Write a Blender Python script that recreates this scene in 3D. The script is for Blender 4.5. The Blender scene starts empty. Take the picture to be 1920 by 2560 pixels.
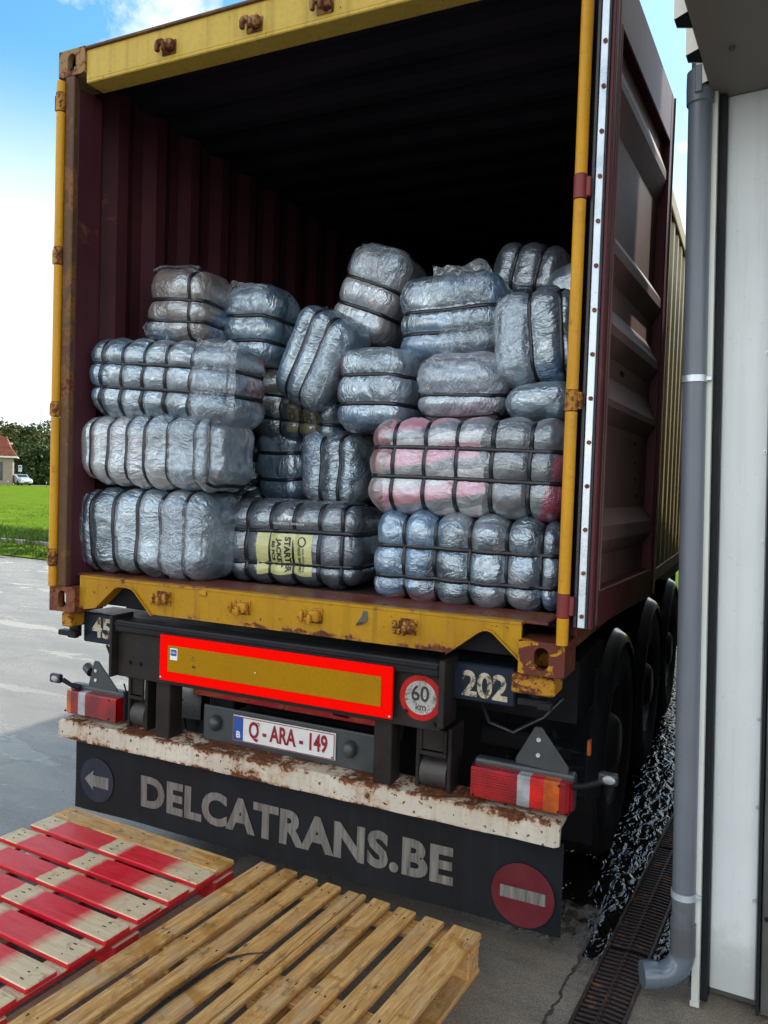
import bpy, bmesh, math, random
import numpy as np
from mathutils import Matrix, Vector
random.seed(5)
R_ = math.radians
SC = bpy.context.scene
COL = SC.collection

# ------------------------------------------------------------------ camera
cam_d = bpy.data.cameras.new('camera')
cam = bpy.data.objects.new('camera', cam_d); COL.objects.link(cam)
cam_d.sensor_fit = 'HORIZONTAL'; cam_d.sensor_width = 36.0; cam_d.lens = 36.71
cam_d.clip_start = 0.05; cam_d.clip_end = 2000
CY, CP, CR = -0.442979, -0.0346054, 0.0324813
fw = Vector((math.sin(CY)*math.cos(CP), math.cos(CY)*math.cos(CP), math.sin(CP)))
rt = Vector((math.cos(CY), -math.sin(CY), 0)); up = rt.cross(fw)
r2 = rt*math.cos(CR) + up*math.sin(CR); u2 = up*math.cos(CR) - rt*math.sin(CR)
cam.matrix_world = Matrix(((r2.x, u2.x, -fw.x, 3.0025), (r2.y, u2.y, -fw.y, -2.663),
                           (r2.z, u2.z, -fw.z, 1.772), (0, 0, 0, 1)))
SC.camera = cam

# ------------------------------------------------------------------ light
SUN_EL, SUN_AZ = 42.0, 22.0      # azimuth from +y towards +x
wd = bpy.data.worlds.new('World'); SC.world = wd; wd.use_nodes = True
nt = wd.node_tree; N = nt.nodes; L = nt.links; N.clear()
out = N.new('ShaderNodeOutputWorld'); bg = N.new('ShaderNodeBackground'); bg.inputs[1].default_value = 0.11
sky = N.new('ShaderNodeTexSky'); sky.sky_type = 'NISHITA'; sky.sun_disc = False
sky.sun_elevation = R_(SUN_EL); sky.sun_rotation = R_(SUN_AZ); sky.dust_density = 0.6; sky.air_density = 1.0; sky.ozone_density = 2.0
tc = N.new('ShaderNodeTexCoord'); sep = N.new('ShaderNodeSeparateXYZ'); L.new(tc.outputs['Generated'], sep.inputs[0])
mp = N.new('ShaderNodeMapping'); mp.inputs['Scale'].default_value = (1, 1, 2.6); mp.inputs['Location'].default_value = (.45, .2, .3); L.new(tc.outputs['Generated'], mp.inputs[0])
n1 = N.new('ShaderNodeTexNoise'); n1.inputs['Scale'].default_value = 2.6; n1.inputs['Detail'].default_value = 9; n1.inputs['Roughness'].default_value = 0.58; n1.inputs['Distortion'].default_value = 0.3
L.new(mp.outputs[0], n1.inputs[0])
mr = N.new('ShaderNodeMapRange'); mr.interpolation_type = 'SMOOTHSTEP'; mr.inputs[1].default_value = 0.45; mr.inputs[2].default_value = 0.20; mr.inputs[3].default_value = 0.0; mr.inputs[4].default_value = 1.0
L.new(sep.outputs[2], mr.inputs[0])      # pale air towards the horizon
mb_ = N.new('ShaderNodeMapRange'); mb_.inputs[1].default_value = 0.1; mb_.inputs[2].default_value = -0.7; mb_.inputs[3].default_value = -0.06; mb_.inputs[4].default_value = 0.07; L.new(sep.outputs[1], mb_.inputs[0])  # extra cloud cover added behind the camera as fill light
ad = N.new('ShaderNodeMath'); ad.operation = 'ADD'; L.new(n1.outputs[0], ad.inputs[0]); L.new(mb_.outputs[0], ad.inputs[1])
cr = N.new('ShaderNodeValToRGB'); cr.color_ramp.elements[0].position = 0.50; cr.color_ramp.elements[1].position = 0.62; L.new(ad.outputs[0], cr.inputs[0])
hs = N.new('ShaderNodeHueSaturation'); hs.inputs['Saturation'].default_value = 1.25; hs.inputs['Hue'].default_value = 0.478; hs.inputs['Value'].default_value = 1.15; L.new(sky.outputs[0], hs.inputs['Color'])
n5 = N.new('ShaderNodeTexNoise'); n5.inputs['Scale'].default_value = 3.1; n5.inputs['Detail'].default_value = 4; L.new(mp.outputs[0], n5.inputs[0])
c5 = N.new('ShaderNodeValToRGB'); c5.color_ramp.elements[0].position = .40; c5.color_ramp.elements[0].color = (5, 5.5, 6.4, 1); c5.color_ramp.elements[1].position = .62; c5.color_ramp.elements[1].color = (25, 24.7, 24.2, 1); L.new(n5.outputs[0], c5.inputs[0])
m0 = N.new('ShaderNodeMix'); m0.data_type = 'RGBA'; L.new(mr.outputs[0], m0.inputs[0]); L.new(hs.outputs[0], m0.inputs[6]); m0.inputs[7].default_value = (6.2, 6.5, 6.6, 1)
wd0 = (fw + r2*((385-960)/1958) + u2*((1280-35)/1958)).normalized()
dp = N.new('ShaderNodeVectorMath'); dp.operation = 'DOT_PRODUCT'; L.new(tc.outputs['Generated'], dp.inputs[0]); dp.inputs[1].default_value = wd0
wr_ = N.new('ShaderNodeMapRange'); wr_.inputs[1].default_value = .9925; wr_.inputs[2].default_value = .9995; wr_.inputs[3].default_value = -.02; wr_.inputs[4].default_value = .24; L.new(dp.outputs['Value'], wr_.inputs[0])
wn = N.new('ShaderNodeTexNoise'); wn.inputs['Scale'].default_value = 11; wn.inputs['Detail'].default_value = 9; wn.inputs['Roughness'].default_value = .62; L.new(tc.outputs['Generated'], wn.inputs[0])
wa = N.new('ShaderNodeMath'); wa.operation = 'ADD'; L.new(wn.outputs[0], wa.inputs[0]); L.new(wr_.outputs[0], wa.inputs[1])
wc_ = N.new('ShaderNodeValToRGB'); wc_.color_ramp.elements[0].position = .60; wc_.color_ramp.elements[1].position = .78; L.new(wa.outputs[0], wc_.inputs[0])
wm = N.new('ShaderNodeMath'); wm.operation = 'MAXIMUM'; L.new(cr.outputs[0], wm.inputs[0]); L.new(wc_.outputs[0], wm.inputs[1])
mx = N.new('ShaderNodeMix'); mx.data_type = 'RGBA'; L.new(wm.outputs[0], mx.inputs[0]); L.new(m0.outputs[2], mx.inputs[6]); L.new(c5.outputs[0], mx.inputs[7])
L.new(mx.outputs[2], bg.inputs[0]); L.new(bg.outputs[0], out.inputs[0])
sd = bpy.data.lights.new('sun', 'SUN'); sd.energy = 3.6; sd.angle = R_(1.0); sd.color = (1, 0.93, 0.82)
so = bpy.data.objects.new('sun', sd); COL.objects.link(so)
sv = Vector((math.sin(R_(SUN_AZ))*math.cos(R_(SUN_EL)), math.cos(R_(SUN_AZ))*math.cos(R_(SUN_EL)), math.sin(R_(SUN_EL))))
so.rotation_euler = sv.to_track_quat('Z', 'Y').to_euler()
SC.view_settings.view_transform = 'Standard'; SC.view_settings.look = 'None'
SC.view_settings.exposure = 0.95; SC.view_settings.gamma = 1.0
SC.cycles.max_bounces = 6; SC.cycles.transparent_max_bounces = 12

# ------------------------------------------------------------------ materials
class NG:
    """small wrapper for building node materials"""
    def __init__(s, name):
        s.m = bpy.data.materials.new(name); s.m.use_nodes = True
        s.t = s.m.node_tree; s.N = s.t.nodes; s.L = s.t.links; s.N.clear()
        s.out = s.N.new('ShaderNodeOutputMaterial'); s.b = s.N.new('ShaderNodeBsdfPrincipled')
        s.L.new(s.b.outputs[0], s.out.inputs[0])
        s.tc = s.N.new('ShaderNodeTexCoord'); s.co = s.tc.outputs['Object']
    def put(s, sock, v):
        if hasattr(v, 'is_linked'): s.L.new(v, sock)
        elif v is not None:
            if isinstance(v, (tuple, list)) and len(v) == 3 and sock.type == 'RGBA': v = (*v, 1)
            sock.default_value = v
    def map(s, scale=(1, 1, 1), rot=(0, 0, 0), loc=(0, 0, 0), co=None):
        n = s.N.new('ShaderNodeMapping'); n.inputs['Scale'].default_value = scale; n.inputs['Rotation'].default_value = rot
        n.inputs['Location'].default_value = loc
        s.L.new(co or s.co, n.inputs[0]); return n.outputs[0]
    def noise(s, scale, detail=4, rough=.5, dist=0, co=None, col=False):
        n = s.N.new('ShaderNodeTexNoise'); n.inputs['Scale'].default_value = scale; n.inputs['Detail'].default_value = detail
        n.inputs['Roughness'].default_value = rough; n.inputs['Distortion'].default_value = dist
        s.L.new(co or s.co, n.inputs[0]); return n.outputs[1 if col else 0]
    def vor(s, scale, co=None, feat='F1', out=0, rand=1):
        n = s.N.new('ShaderNodeTexVoronoi'); n.feature = feat; n.inputs['Scale'].default_value = scale; n.inputs['Randomness'].default_value = rand
        s.L.new(co or s.co, n.inputs[0]); return n.outputs[out]
    def ramp(s, f, *stops, interp='LINEAR'):
        n = s.N.new('ShaderNodeValToRGB'); e = n.color_ramp.elements; n.color_ramp.interpolation = interp
        while len(e) < len(stops): e.new(0.5)
        for i, (p, c) in enumerate(stops):
            e[i].position = p; e[i].color = (c, c, c, 1) if isinstance(c, (int, float)) else (*c, 1)
        s.put(n.inputs[0], f); return n.outputs[0]
    def mix(s, f, a, b, mode='MIX'):
        n = s.N.new('ShaderNodeMix'); n.data_type = 'RGBA'; n.blend_type = mode
        s.put(n.inputs[0], f); s.put(n.inputs[6], a); s.put(n.inputs[7], b); return n.outputs[2]
    def math(s, op, a, b=None, c=None):
        n = s.N.new('ShaderNodeMath'); n.operation = op; s.put(n.inputs[0], a)
        if b is not None: s.put(n.inputs[1], b)
        if c is not None: s.put(n.inputs[2], c)
        return n.outputs[0]
    def sep(s, co=None):
        n = s.N.new('ShaderNodeSeparateXYZ'); s.L.new(co or s.co, n.inputs[0]); return n.outputs
    def bump(s, h, strength=.3, dist=.01, norm=None):
        n = s.N.new('ShaderNodeBump'); n.inputs['Strength'].default_value = strength; n.inputs['Distance'].default_value = dist
        s.put(n.inputs['Height'], h)
        if norm is not None: s.L.new(norm, n.inputs['Normal'])
        return n.outputs[0]
    def set(s, **k):
        nm = dict(col='Base Color', rough='Roughness', metal='Metallic', coat='Coat Weight', coatr='Coat Roughness', norm='Normal',
                  alpha='Alpha', spec='Specular IOR Level', trans='Transmission Weight', emit='Emission Color', es='Emission Strength', cnorm='Coat Normal', sub='Subsurface Weight')
        for a, v in k.items(): s.put(s.b.inputs[nm[a]], v)
        return s.m

def plain(name, col, rough=.5, metal=0, var=.25, scale=8, bump=.1, coat=0, dirt=0, dcol=(.05, .045, .035), low=None):
    g = NG(name); n = g.noise(scale, 5, .6); dark = tuple(c*(1-var) for c in col); lit = tuple(min(1, c*(1+var)) for c in col)
    cc = g.ramp(n, (.3, dark), (.7, lit))
    if dirt:
        st = g.ramp(g.noise(1, 5, .65, .3, g.map((34, 34, 1.6))), (.50, 0.), (.80, dirt)); cc = g.mix(st, cc, dcol)
        sp = g.ramp(g.noise(75, 3, .6), (.66, 0.), (.70, dirt)); cc = g.mix(sp, cc, dcol)
        if low: cc = g.mix(g.ramp(g.math('ADD', g.sep()[2], g.math('MULTIPLY', g.noise(9, 5, .7), -low)), (-low*.75, min(1, dirt*2.2)), (low*.35, 0.)), cc, dcol)
    return g.set(col=cc, rough=g.ramp(n, (.3, max(.03, rough-.12)), (.7, min(1, rough+.12))), metal=metal,
                 norm=g.bump(g.noise(scale*9, 3), bump, .004), coat=coat)

def worn_paint(name, col, col2, rust_amt=.62, rust_scale=5, rough=.42, streak=True, chips=.70, edges=None):
    g = NG(name); w = g.tc.outputs['Object']
    base = g.mix(g.ramp(g.noise(1.7, 5, .6), (.35, 0.), (.7, 1.)), col, col2)
    base = g.mix(g.ramp(g.noise(60, 2), (.4, 0.), (.8, .25)), base, tuple(c*.55 for c in col))
    if streak:
        st = g.noise(1, 5, .65, 0, g.map((28, 28, 1.1)))
        base = g.mix(g.ramp(st, (.52, 0.), (.78, .55)), base, tuple(c*.42 for c in col2))
    rn = g.noise(rust_scale, 8, .68, .5); r2 = g.noise(rust_scale*7, 5, .7)
    rm = g.math('ADD', g.math('MULTIPLY', rn, .65), g.math('MULTIPLY', r2, .35))
    if edges:   # rust creeps in from the beam's upper and lower edge
        zz = g.math('ABSOLUTE', g.math('SUBTRACT', g.sep()[2], edges[0])); rm = g.math('ADD', rm, g.ramp(g.math('MULTIPLY', zz, 10.0), (edges[1]*10-.16, 0.), (edges[1]*10+.03, edges[2])))
        dr = g.noise(1, 4, .6, 0, g.map((30, 30, 1.5))); rm = g.math('ADD', rm, g.math('MULTIPLY', g.ramp(dr, (.55, 0.), (.75, 1.)), .03))
    mask = g.ramp(rm, (rust_amt-.03, 0.), (rust_amt+.015, 1.))
    ch = g.ramp(g.noise(38, 3, .6), (chips, 0.), (chips+.03, 1.))
    mask = g.math('MAXIMUM', mask, ch)
    rust = g.ramp(g.noise(45, 5, .7), (.3, (.035, .013, .008)), (.55, (.12, .04, .016)), (.75, (.26, .10, .03)))
    halo = g.ramp(rm, (rust_amt-.09, 0.), (rust_amt, .55))
    base = g.mix(halo, base, (.34, .145, .03))
    colr = g.mix(mask, base, rust)
    h = g.math('SUBTRACT', g.noise(3, 3), g.math('MULTIPLY', mask, .25))
    return g.set(col=colr, rough=g.ramp(mask, (0, rough), (1, .85)), norm=g.bump(g.math('ADD', h, g.math('MULTIPLY', g.noise(90, 4), .12)), .35, .006), spec=.22)

M = {}
M['yellow'] = worn_paint('yellow_paint', (.44, .235, .006), (.31, .145, .006), .622, 3.2, .40, chips=.675, edges=(1.235, .058, .075))
M['yellow_top'] = worn_paint('yellow_paint_faded', (.52, .36, .06), (.47, .32, .055), .70, 3, .5)
M['yellow_side'] = worn_paint('pale_side_paint', (.36, .30, .15), (.25, .20, .09), .62, 3, .5)  # paler, greyer yellow for the side walls
M['yellow_rust'] = worn_paint('rusty_yellow_paint', (.50, .24, .012), (.34, .15, .012), .53, 9, .5, chips=.62)
M['rod'] = worn_paint('yellow_rod_paint', (.60, .30, .012), (.50, .23, .01), .64, 7, .35, chips=.72)
M['post'] = worn_paint('brown_post_paint', (.075, .034, .026), (.12, .062, .015), .60, 4, .5)
M['maroon'] = worn_paint('maroon_paint', (.085, .016, .018), (.062, .012, .016), .70, 4, .42)
M['maroon_floor'] = worn_paint('worn_maroon_sill', (.14, .035, .03), (.085, .022, .02), .58, 6, .38, streak=False)
M['casting'] = worn_paint('casting_paint', (.13, .035, .022), (.10, .022, .016), .56, 7, .5, chips=.66)
def mk_casting_low():
    g = NG('patchy_yellow_and_maroon_casting'); n = g.noise(11, 5, .6, .6); x = g.sep()
    n = g.math('ADD', n, g.math('MULTIPLY', g.math('SUBTRACT', 2.33, x[0]), 1.1))
    r = g.ramp(g.noise(40, 5, .7), (.3, (.04, .014, .008)), (.7, (.16, .055, .018)))
    c = g.ramp(n, (.50, (.105, .026, .016)), (.54, (.10, .03, .015)), (.57, (.40, .18, .010)))
    c = g.mix(g.ramp(g.noise(26, 6, .7), (.55, 0.), (.60, .85)), c, r)
    return g.set(col=c, rough=.5, spec=.2, norm=g.bump(g.noise(30, 5, .7), .4, .006))
M['casting_low'] = mk_casting_low()
M['casting_top'] = worn_paint('casting_paint_top', (.27, .17, .075), (.20, .12, .05), .52, 7, .6, chips=.62)
M['door_panel'] = worn_paint('dusty_door_panel', (.15, .085, .076), (.085, .045, .042), .69, 2.5, .5)
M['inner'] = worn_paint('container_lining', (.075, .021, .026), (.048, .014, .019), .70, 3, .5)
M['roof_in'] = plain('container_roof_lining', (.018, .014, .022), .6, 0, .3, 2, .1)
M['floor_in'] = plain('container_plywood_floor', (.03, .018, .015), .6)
M['bumper'] = worn_paint('rusty_white_paint', (.60, .56, .47), (.40, .34, .26), .583, 4.2, .45, chips=.63, edges=(.556, .040, .085))
M['steel'] = plain('black_steel', (.011, .011, .013), .48, .1, .4, 6, .25)
M['steel_b'] = plain('brown_black_steel', (.020, .016, .014), .5, .1, .4, 6, .3)
M['blue_steel'] = plain('blue_black_steel', (.010, .016, .028), .4, .1, .4, 5, .2)
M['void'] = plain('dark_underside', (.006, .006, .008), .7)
M['rubber'] = plain('black_rubber', (.005, .007, .010), .6, 0, .35, 5, .15, dirt=.25, dcol=(.025, .024, .021))
M['gasket'] = plain('black_gasket', (.012, .014, .018), .35, 0, .4, 18, .5)
M['alu'] = plain('aluminium_strip', (.52, .58, .63), .33, .55, .18, 9, .15)
M['pvc'] = plain('grey_pvc', (.13, .145, .17), .36, 0, .10, 3, .03, dirt=.25, low=.5)
M['pvc2'] = plain('blue_grey_pvc', (.10, .125, .15), .2, 0, .07, 3, .03)
M['panel'] = plain('grey_wall_panel', (.60, .63, .62), .38, 0, .05, 2.5, .04, dirt=.16, dcol=(.16, .15, .12), low=.35)
M['flash'] = plain('cream_flashing', (.66, .68, .62), .4, 0, .05, 3, .03, dirt=.15, dcol=(.2, .18, .14), low=.3)
M['black'] = plain('black_gap', (.008, .01, .013), .6)
M['cladding'] = plain('cream_cladding', (.70, .66, .56), .45, 0, .04, 3, .03)
M['soffit'] = plain('brown_grey_soffit', (.21, .19, .165), .5, 0, .06, 3, .03)
M['rail'] = plain('galvanised_rail_and_shaded_wall', (.10, .105, .095), .4, .4, .2, 4, .1)
M['red_refl'] = plain('red_reflective_film', (.95, .004, .002), .45, 0, .03, 40, .05)
M['amber_refl'] = None
M['white_worn'] = None
M['plate'] = plain('plate_white', (.62, .62, .60), .4, 0, .06, 20, .05)
M['plate_red'] = plain('plate_dark_red', (.22, .004, .018), .4, 0, .1)
M['blue'] = plain('blue_ink', (.01, .07, .30), .4, 0, .1)
M['white'] = plain('white_ink', (.72, .72, .70), .45, 0, .08, 30)
M['ink'] = plain('black_ink', (.02, .02, .022), .5)
M['tyre'] = plain('tyre_rubber', (.014, .014, .015), .65, 0, .3, 10, .3)
M['rim'] = plain('dusty_steel_rim', (.028, .027, .026), .5, .3)
M['fender'] = plain('black_plastic_mudguard', (.012, .014, .017), .16, 0, .3, 4, .08)
M['strap'] = plain('black_packing_strap', (.010, .012, .016), .33, 0, .3, 20, .1)
M['grey_plastic'] = plain('grey_plastic', (.036, .042, .044), .4)
M['cork'] = plain('worn_rubber_roller', (.035, .030, .028), .5, 0, .35, 14, .3)

M['red_refl'].node_tree.nodes['Principled BSDF'].inputs['Specular IOR Level'].default_value = 0
def mk_amber():
    g = NG('amber_reflective_film'); v = g.vor(260, g.map((1, 1, 1)))
    c = g.ramp(v, (.1, (.24, .115, .001)), (.6, (.37, .185, .002)))
    c = g.mix(g.ramp(g.noise(5, 4), (.3, 0.), (.8, .4)), c, (.24, .12, .01))
    return g.set(col=c, rough=.5, spec=.08)
M['amber_refl'] = mk_amber()
def mk_worn_letters():
    g = NG('worn_grey_lettering'); s = g.noise(1, 5, .7, 0, g.map((55, 55, 4)))
    c = g.ramp(s, (.3, (.06, .057, .05)), (.5, (.145, .14, .128)), (.75, (.24, .232, .21)))
    return g.set(col=c, rough=.4, metal=.15)
M['letters'] = mk_worn_letters()
def mk_stencil():
    g = NG('worn_stencil_paint'); s = g.noise(26, 6, .7)
    c = g.ramp(s, (.40, (.05, .03, .02)), (.5, (.44, .40, .29)), (.8, (.58, .54, .42)))
    return g.set(col=c, rough=.6)
M['stencil'] = mk_stencil()
def mk_60():
    g = NG('scratched_white_disc'); s = g.noise(16, 7, .7, .6); x = g.sep()
    grad = g.ramp(g.math('ADD', g.math('MULTIPLY', x[0], 4.0), g.math('MULTIPLY', x[2], -2.5)), (0.0, 0.0), (.5, .16))
    c = g.ramp(g.math('ADD', s, grad), (.54, (.58, .57, .52)), (.60, (.20, .18, .15)), (.68, (.42, .41, .38)), (.76, (.13, .12, .10)))
    return g.set(col=c, rough=.5)
M['disc60'] = mk_60()
M['worn_red'] = worn_paint('worn_red_film', (.55, .010, .012), (.40, .010, .012), .60, 10, .4, streak=False)
M['dull_red'] = plain('dull_red_film', (.085, .004, .010), .4, 0, .12)
M['dull_blue'] = plain('dull_blue_film', (.006, .010, .024), .4, 0, .12)
M['red_bar'] = worn_paint('scuffed_red_paint', (.38, .015, .02), (.26, .012, .016), .60, 6, .4)
M['dark_red'] = plain('dark_red_paint', (.16, .012, .012), .5)
def mk_lens(name, col, es=0, scale=70):
    g = NG(name); x = g.sep()
    w = g.math('SINE', g.math('MULTIPLY', x[2], 620.0)); w2 = g.math('SINE', g.math('MULTIPLY', x[0], 480.0))
    c = g.mix(g.ramp(g.noise(9, 3, .5), (.35, 0.), (.7, 1.)), tuple(v*.55 for v in col), tuple(min(1, v*1.5) for v in col))
    return g.set(col=c, rough=.22, coat=.5, coatr=.05, norm=g.bump(g.math('ADD', w, w2), .25, .0006), sub=.0)
M['lens_red'] = mk_lens('red_lens', (.24, .001, .004)); M['lens_orange'] = mk_lens('orange_lens', (.50, .085, .002)); M['lens_clear'] = mk_lens('clear_lens', (.34, .35, .36))
M['lens_hot'] = mk_lens('bright_red_lens', (.60, .006, .004))

def bale_mat(name, stops, haze=.22, hazecol=(.27, .38, .48), stripes=False, metal=.25, ink=0, cell=3.2, crumple=.40):
    g = NG(name)
    oi = g.N.new('ShaderNodeObjectInfo'); va = g.N.new('ShaderNodeVectorMath'); va.operation = 'ADD'
    cx = g.N.new('ShaderNodeCombineXYZ'); rnd = g.math('MULTIPLY', oi.outputs['Random'], 9.0)
    for i in range(3): g.L.new(rnd, cx.inputs[i])
    g.L.new(g.co, va.inputs[0]); g.L.new(cx.outputs[0], va.inputs[1]); co = va.outputs[0]
    warp = g.N.new('ShaderNodeVectorMath'); warp.operation = 'MULTIPLY_ADD'
    g.L.new(g.noise(4, 3, .5, 0, co, col=True), warp.inputs[0]); warp.inputs[1].default_value = (.32, .32, .32); g.L.new(co, warp.inputs[2])
    wc = warp.outputs[0]
    stops = [(p_, tuple(v*.78 for v in c_)) for p_, c_ in stops]
    if stripes:
        x = g.sep(g.map(rot=(0, R_(9), 0))); zz = g.math('ADD', g.math('MULTIPLY', x[2], 6.6), g.math('MULTIPLY', g.noise(5, 2), .45))
        fr = g.math('FRACT', g.math('ADD', zz, 8.13))
        st = g.ramp(fr, (0., (.50, .49, .50)), (.30, (.18, .19, .21)), (.58, (.50, .20, .27)), (.80, (.55, .26, .32)), interp='CONSTANT')
        grey = g.ramp(g.noise(6, 4, .6, 0, co), (.3, (.06, .065, .075)), (.7, (.14, .15, .165)))
        red = (.20, .035, .045)
        x0 = g.sep(g.co); xx = g.math('ADD', x0[0], g.math('MULTIPLY', g.noise(9, 3), .10))
        c = g.mix(g.ramp(xx, (.02+.5, 0.), (.03+.5, 1.)), st, grey) if False else g.mix(g.math('GREATER_THAN', xx, .13), st, grey)
        c = g.mix(g.math('LESS_THAN', xx, -.28), c, g.ramp(g.noise(8, 3), (.36, (.20, .05, .055)), (.52, (.28, .22, .20)), (.64, (.16, .07, .08))))
        c = g.mix(g.math('GREATER_THAN', g.math('SUBTRACT', xx, g.math('MULTIPLY', x0[2], .3)), .41), c, (.30, .05, .09))
    else:
        v = g.vor(cell, wc, out=1); s = g.N.new('ShaderNodeSeparateColor'); g.L.new(v, s.inputs[0])
        c = g.ramp(s.outputs[0], *stops, interp='CONSTANT')
        c = g.mix(g.ramp(g.noise(11, 4, .6, 0, co), (.35, 0.), (.75, .45)), c, tuple(x*.6 for x in stops[0][1]))
    hz = g.noise(5.5, 6, .62, 1.4, co)
    c = g.mix(g.math('MULTIPLY', g.ramp(hz, (.38, .15), (.62, 1.)), haze), c, hazecol)
    # crumpled film: warped facets with sharp creases, plus fine gathers across each axis
    w2 = g.N.new('ShaderNodeVectorMath'); w2.operation = 'MULTIPLY_ADD'; g.L.new(g.noise(9, 3, .5, 0, co, col=True), w2.inputs[0]); w2.inputs[1].default_value = (.10, .10, .10); g.L.new(co, w2.inputs[2])
    def facets(sc):
        sv_ = g.N.new('ShaderNodeVectorMath'); sv_.operation = 'SCALE'; sv_.inputs['Scale'].default_value = sc; g.L.new(w2.outputs[0], sv_.inputs[0])
        vo = g.N.new('ShaderNodeTexVoronoi'); vo.inputs['Scale'].default_value = 1.0; g.L.new(sv_.outputs[0], vo.inputs[0])
        df = g.N.new('ShaderNodeVectorMath'); df.operation = 'SUBTRACT'; g.L.new(sv_.outputs[0], df.inputs[0]); g.L.new(vo.outputs['Position'], df.inputs[1])
        cc = g.N.new('ShaderNodeVectorMath'); cc.operation = 'SUBTRACT'; g.L.new(vo.outputs['Color'], cc.inputs[0]); cc.inputs[1].default_value = (.5, .5, .5)
        dt = g.N.new('ShaderNodeVectorMath'); dt.operation = 'DOT_PRODUCT'; g.L.new(df.outputs[0], dt.inputs[0]); g.L.new(cc.outputs[0], dt.inputs[1]); return dt.outputs['Value']
    at = g.N.new('ShaderNodeAttribute'); at.attribute_type = 'OBJECT'; at.attribute_name = 'gather'
    n2 = g.noise(1, 3, .5, .8, g.map((6, 27, 31), co=w2.outputs[0])); rid2 = g.math('ABSOLUTE', g.math('SUBTRACT', n2, .5))
    n3 = g.noise(1, 3, .5, .8, g.map((31, 27, 6), co=w2.outputs[0])); rid3 = g.math('ABSOLUTE', g.math('SUBTRACT', n3, .5))
    h = g.math('ADD', g.math('ADD', g.math('MULTIPLY', facets(5.5), 1.0), g.math('MULTIPLY', facets(13), .20)), g.math('ADD', g.math('MULTIPLY', rid2, g.math('MULTIPLY', g.math('SUBTRACT', 1.0, at.outputs['Fac']), 1.25)), g.math('MULTIPLY', rid3, g.math('MULTIPLY', at.outputs['Fac'], 1.25))))
    h = g.math('MULTIPLY', h, g.ramp(g.noise(3.6, 3, .5, .4, co), (.38, .22), (.60, 1.15)))
    nm = g.bump(h, crumple, .046)
    g.set(col=c, metal=0, rough=g.ramp(g.noise(7, 4, .5, 0, co), (.3, .25), (.7, .40)), coat=.6, coatr=.08, norm=nm, spec=.6)
    gl = g.N.new('ShaderNodeBsdfGlossy'); gl.inputs['Color'].default_value = (.76, .92, 1, 1); gl.inputs['Roughness'].default_value = .155; g.L.new(nm, gl.inputs['Normal'])
    ms = g.N.new('ShaderNodeMixShader'); g.put(ms.inputs[0], g.math('MULTIPLY', g.ramp(hz, (.36, .5), (.62, 1.)), metal)); g.L.new(g.b.outputs[0], ms.inputs[1]); g.L.new(gl.outputs[0], ms.inputs[2]); g.L.new(ms.outputs[0], g.out.inputs[0])
    return g.m
GREYS = ((0, (.13, .16, .19)), (.18, (.06, .08, .10)), (.36, (.26, .30, .34)), (.50, (.035, .05, .07)), (.64, (.10, .19, .33)), (.84, (.19, .19, .20)), (.94, (.30, .11, .11)))
M['bale'] = bale_mat('film_over_mixed_clothes', GREYS)
M['bale_blue'] = bale_mat('film_over_blue_clothes', ((0, (.10, .15, .21)), (.3, (.06, .09, .13)), (.55, (.15, .21, .28)), (.8, (.09, .11, .13))), .32, (.24, .34, .42))
M['bale_dark'] = bale_mat('film_over_dark_jackets', ((0, (.075, .08, .095)), (.4, (.10, .105, .125)), (.75, (.06, .066, .08))), .22, (.20, .23, .27), metal=.17, crumple=.3)
M['bale_pink'] = bale_mat('film_over_striped_clothes', GREYS, .20, (.38, .40, .42), stripes=True, metal=.13, crumple=.32)
M['bale_tan'] = bale_mat('film_over_tan_clothes', ((0, (.22, .17, .135)), (.4, (.19, .15, .12)), (.62, (.06, .13, .27)), (.78, (.30, .31, .30))), .30, (.33, .36, .38), cell=2.6, metal=.2)
M['bale_lilac'] = bale_mat('film_over_pale_clothes', ((0, (.26, .24, .28)), (.35, (.17, .19, .22)), (.6, (.30, .25, .30)), (.8, (.10, .12, .15))), .42, (.38, .42, .46))
M['bale_pale'] = bale_mat('film_over_light_clothes', ((0, (.30, .31, .33)), (.3, (.12, .14, .16)), (.5, (.36, .27, .26)), (.7, (.17, .21, .25)), (.86, (.40, .38, .36))), .34, (.38, .45, .51))
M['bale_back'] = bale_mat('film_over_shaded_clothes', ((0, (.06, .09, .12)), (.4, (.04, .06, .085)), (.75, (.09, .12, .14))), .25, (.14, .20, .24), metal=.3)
M['bale_cream'] = bale_mat('film_over_cream_and_navy_clothes', ((0, (.20, .19, .16)), (.35, (.04, .065, .10)), (.7, (.045, .06, .075))), .12, (.2, .22, .24), cell=2.2, metal=.2)
def mk_film():
    g = NG('loose_clear_film'); t = g.N.new('ShaderNodeBsdfTransparent'); t.inputs[0].default_value = (.90, .93, .95, 1)
    n1 = g.noise(10, 4, .55, 1.5); rid = g.math('ABSOLUTE', g.math('SUBTRACT', n1, .5)); n2 = g.noise(1, 4, .5, .8, g.map((60, 40, 16))); r2_ = g.math('ABSOLUTE', g.math('SUBTRACT', n2, .5))
    nm = g.bump(g.math('ADD', g.math('MULTIPLY', rid, 2), r2_), .8, .014)
    g.set(col=(.50, .55, .60), rough=.12, coat=.8, coatr=.06, norm=nm, metal=.3)
    ms = g.N.new('ShaderNodeMixShader'); f = g.ramp(rid, (.0, .55), (.035, .20), (.25, .10))
    g.L.new(f, ms.inputs[0]); g.L.new(t.outputs[0], ms.inputs[1]); g.L.new(g.b.outputs[0], ms.inputs[2]); g.L.new(ms.outputs[0], g.out.inputs[0])
    return g.m
M['film'] = mk_film()
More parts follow.
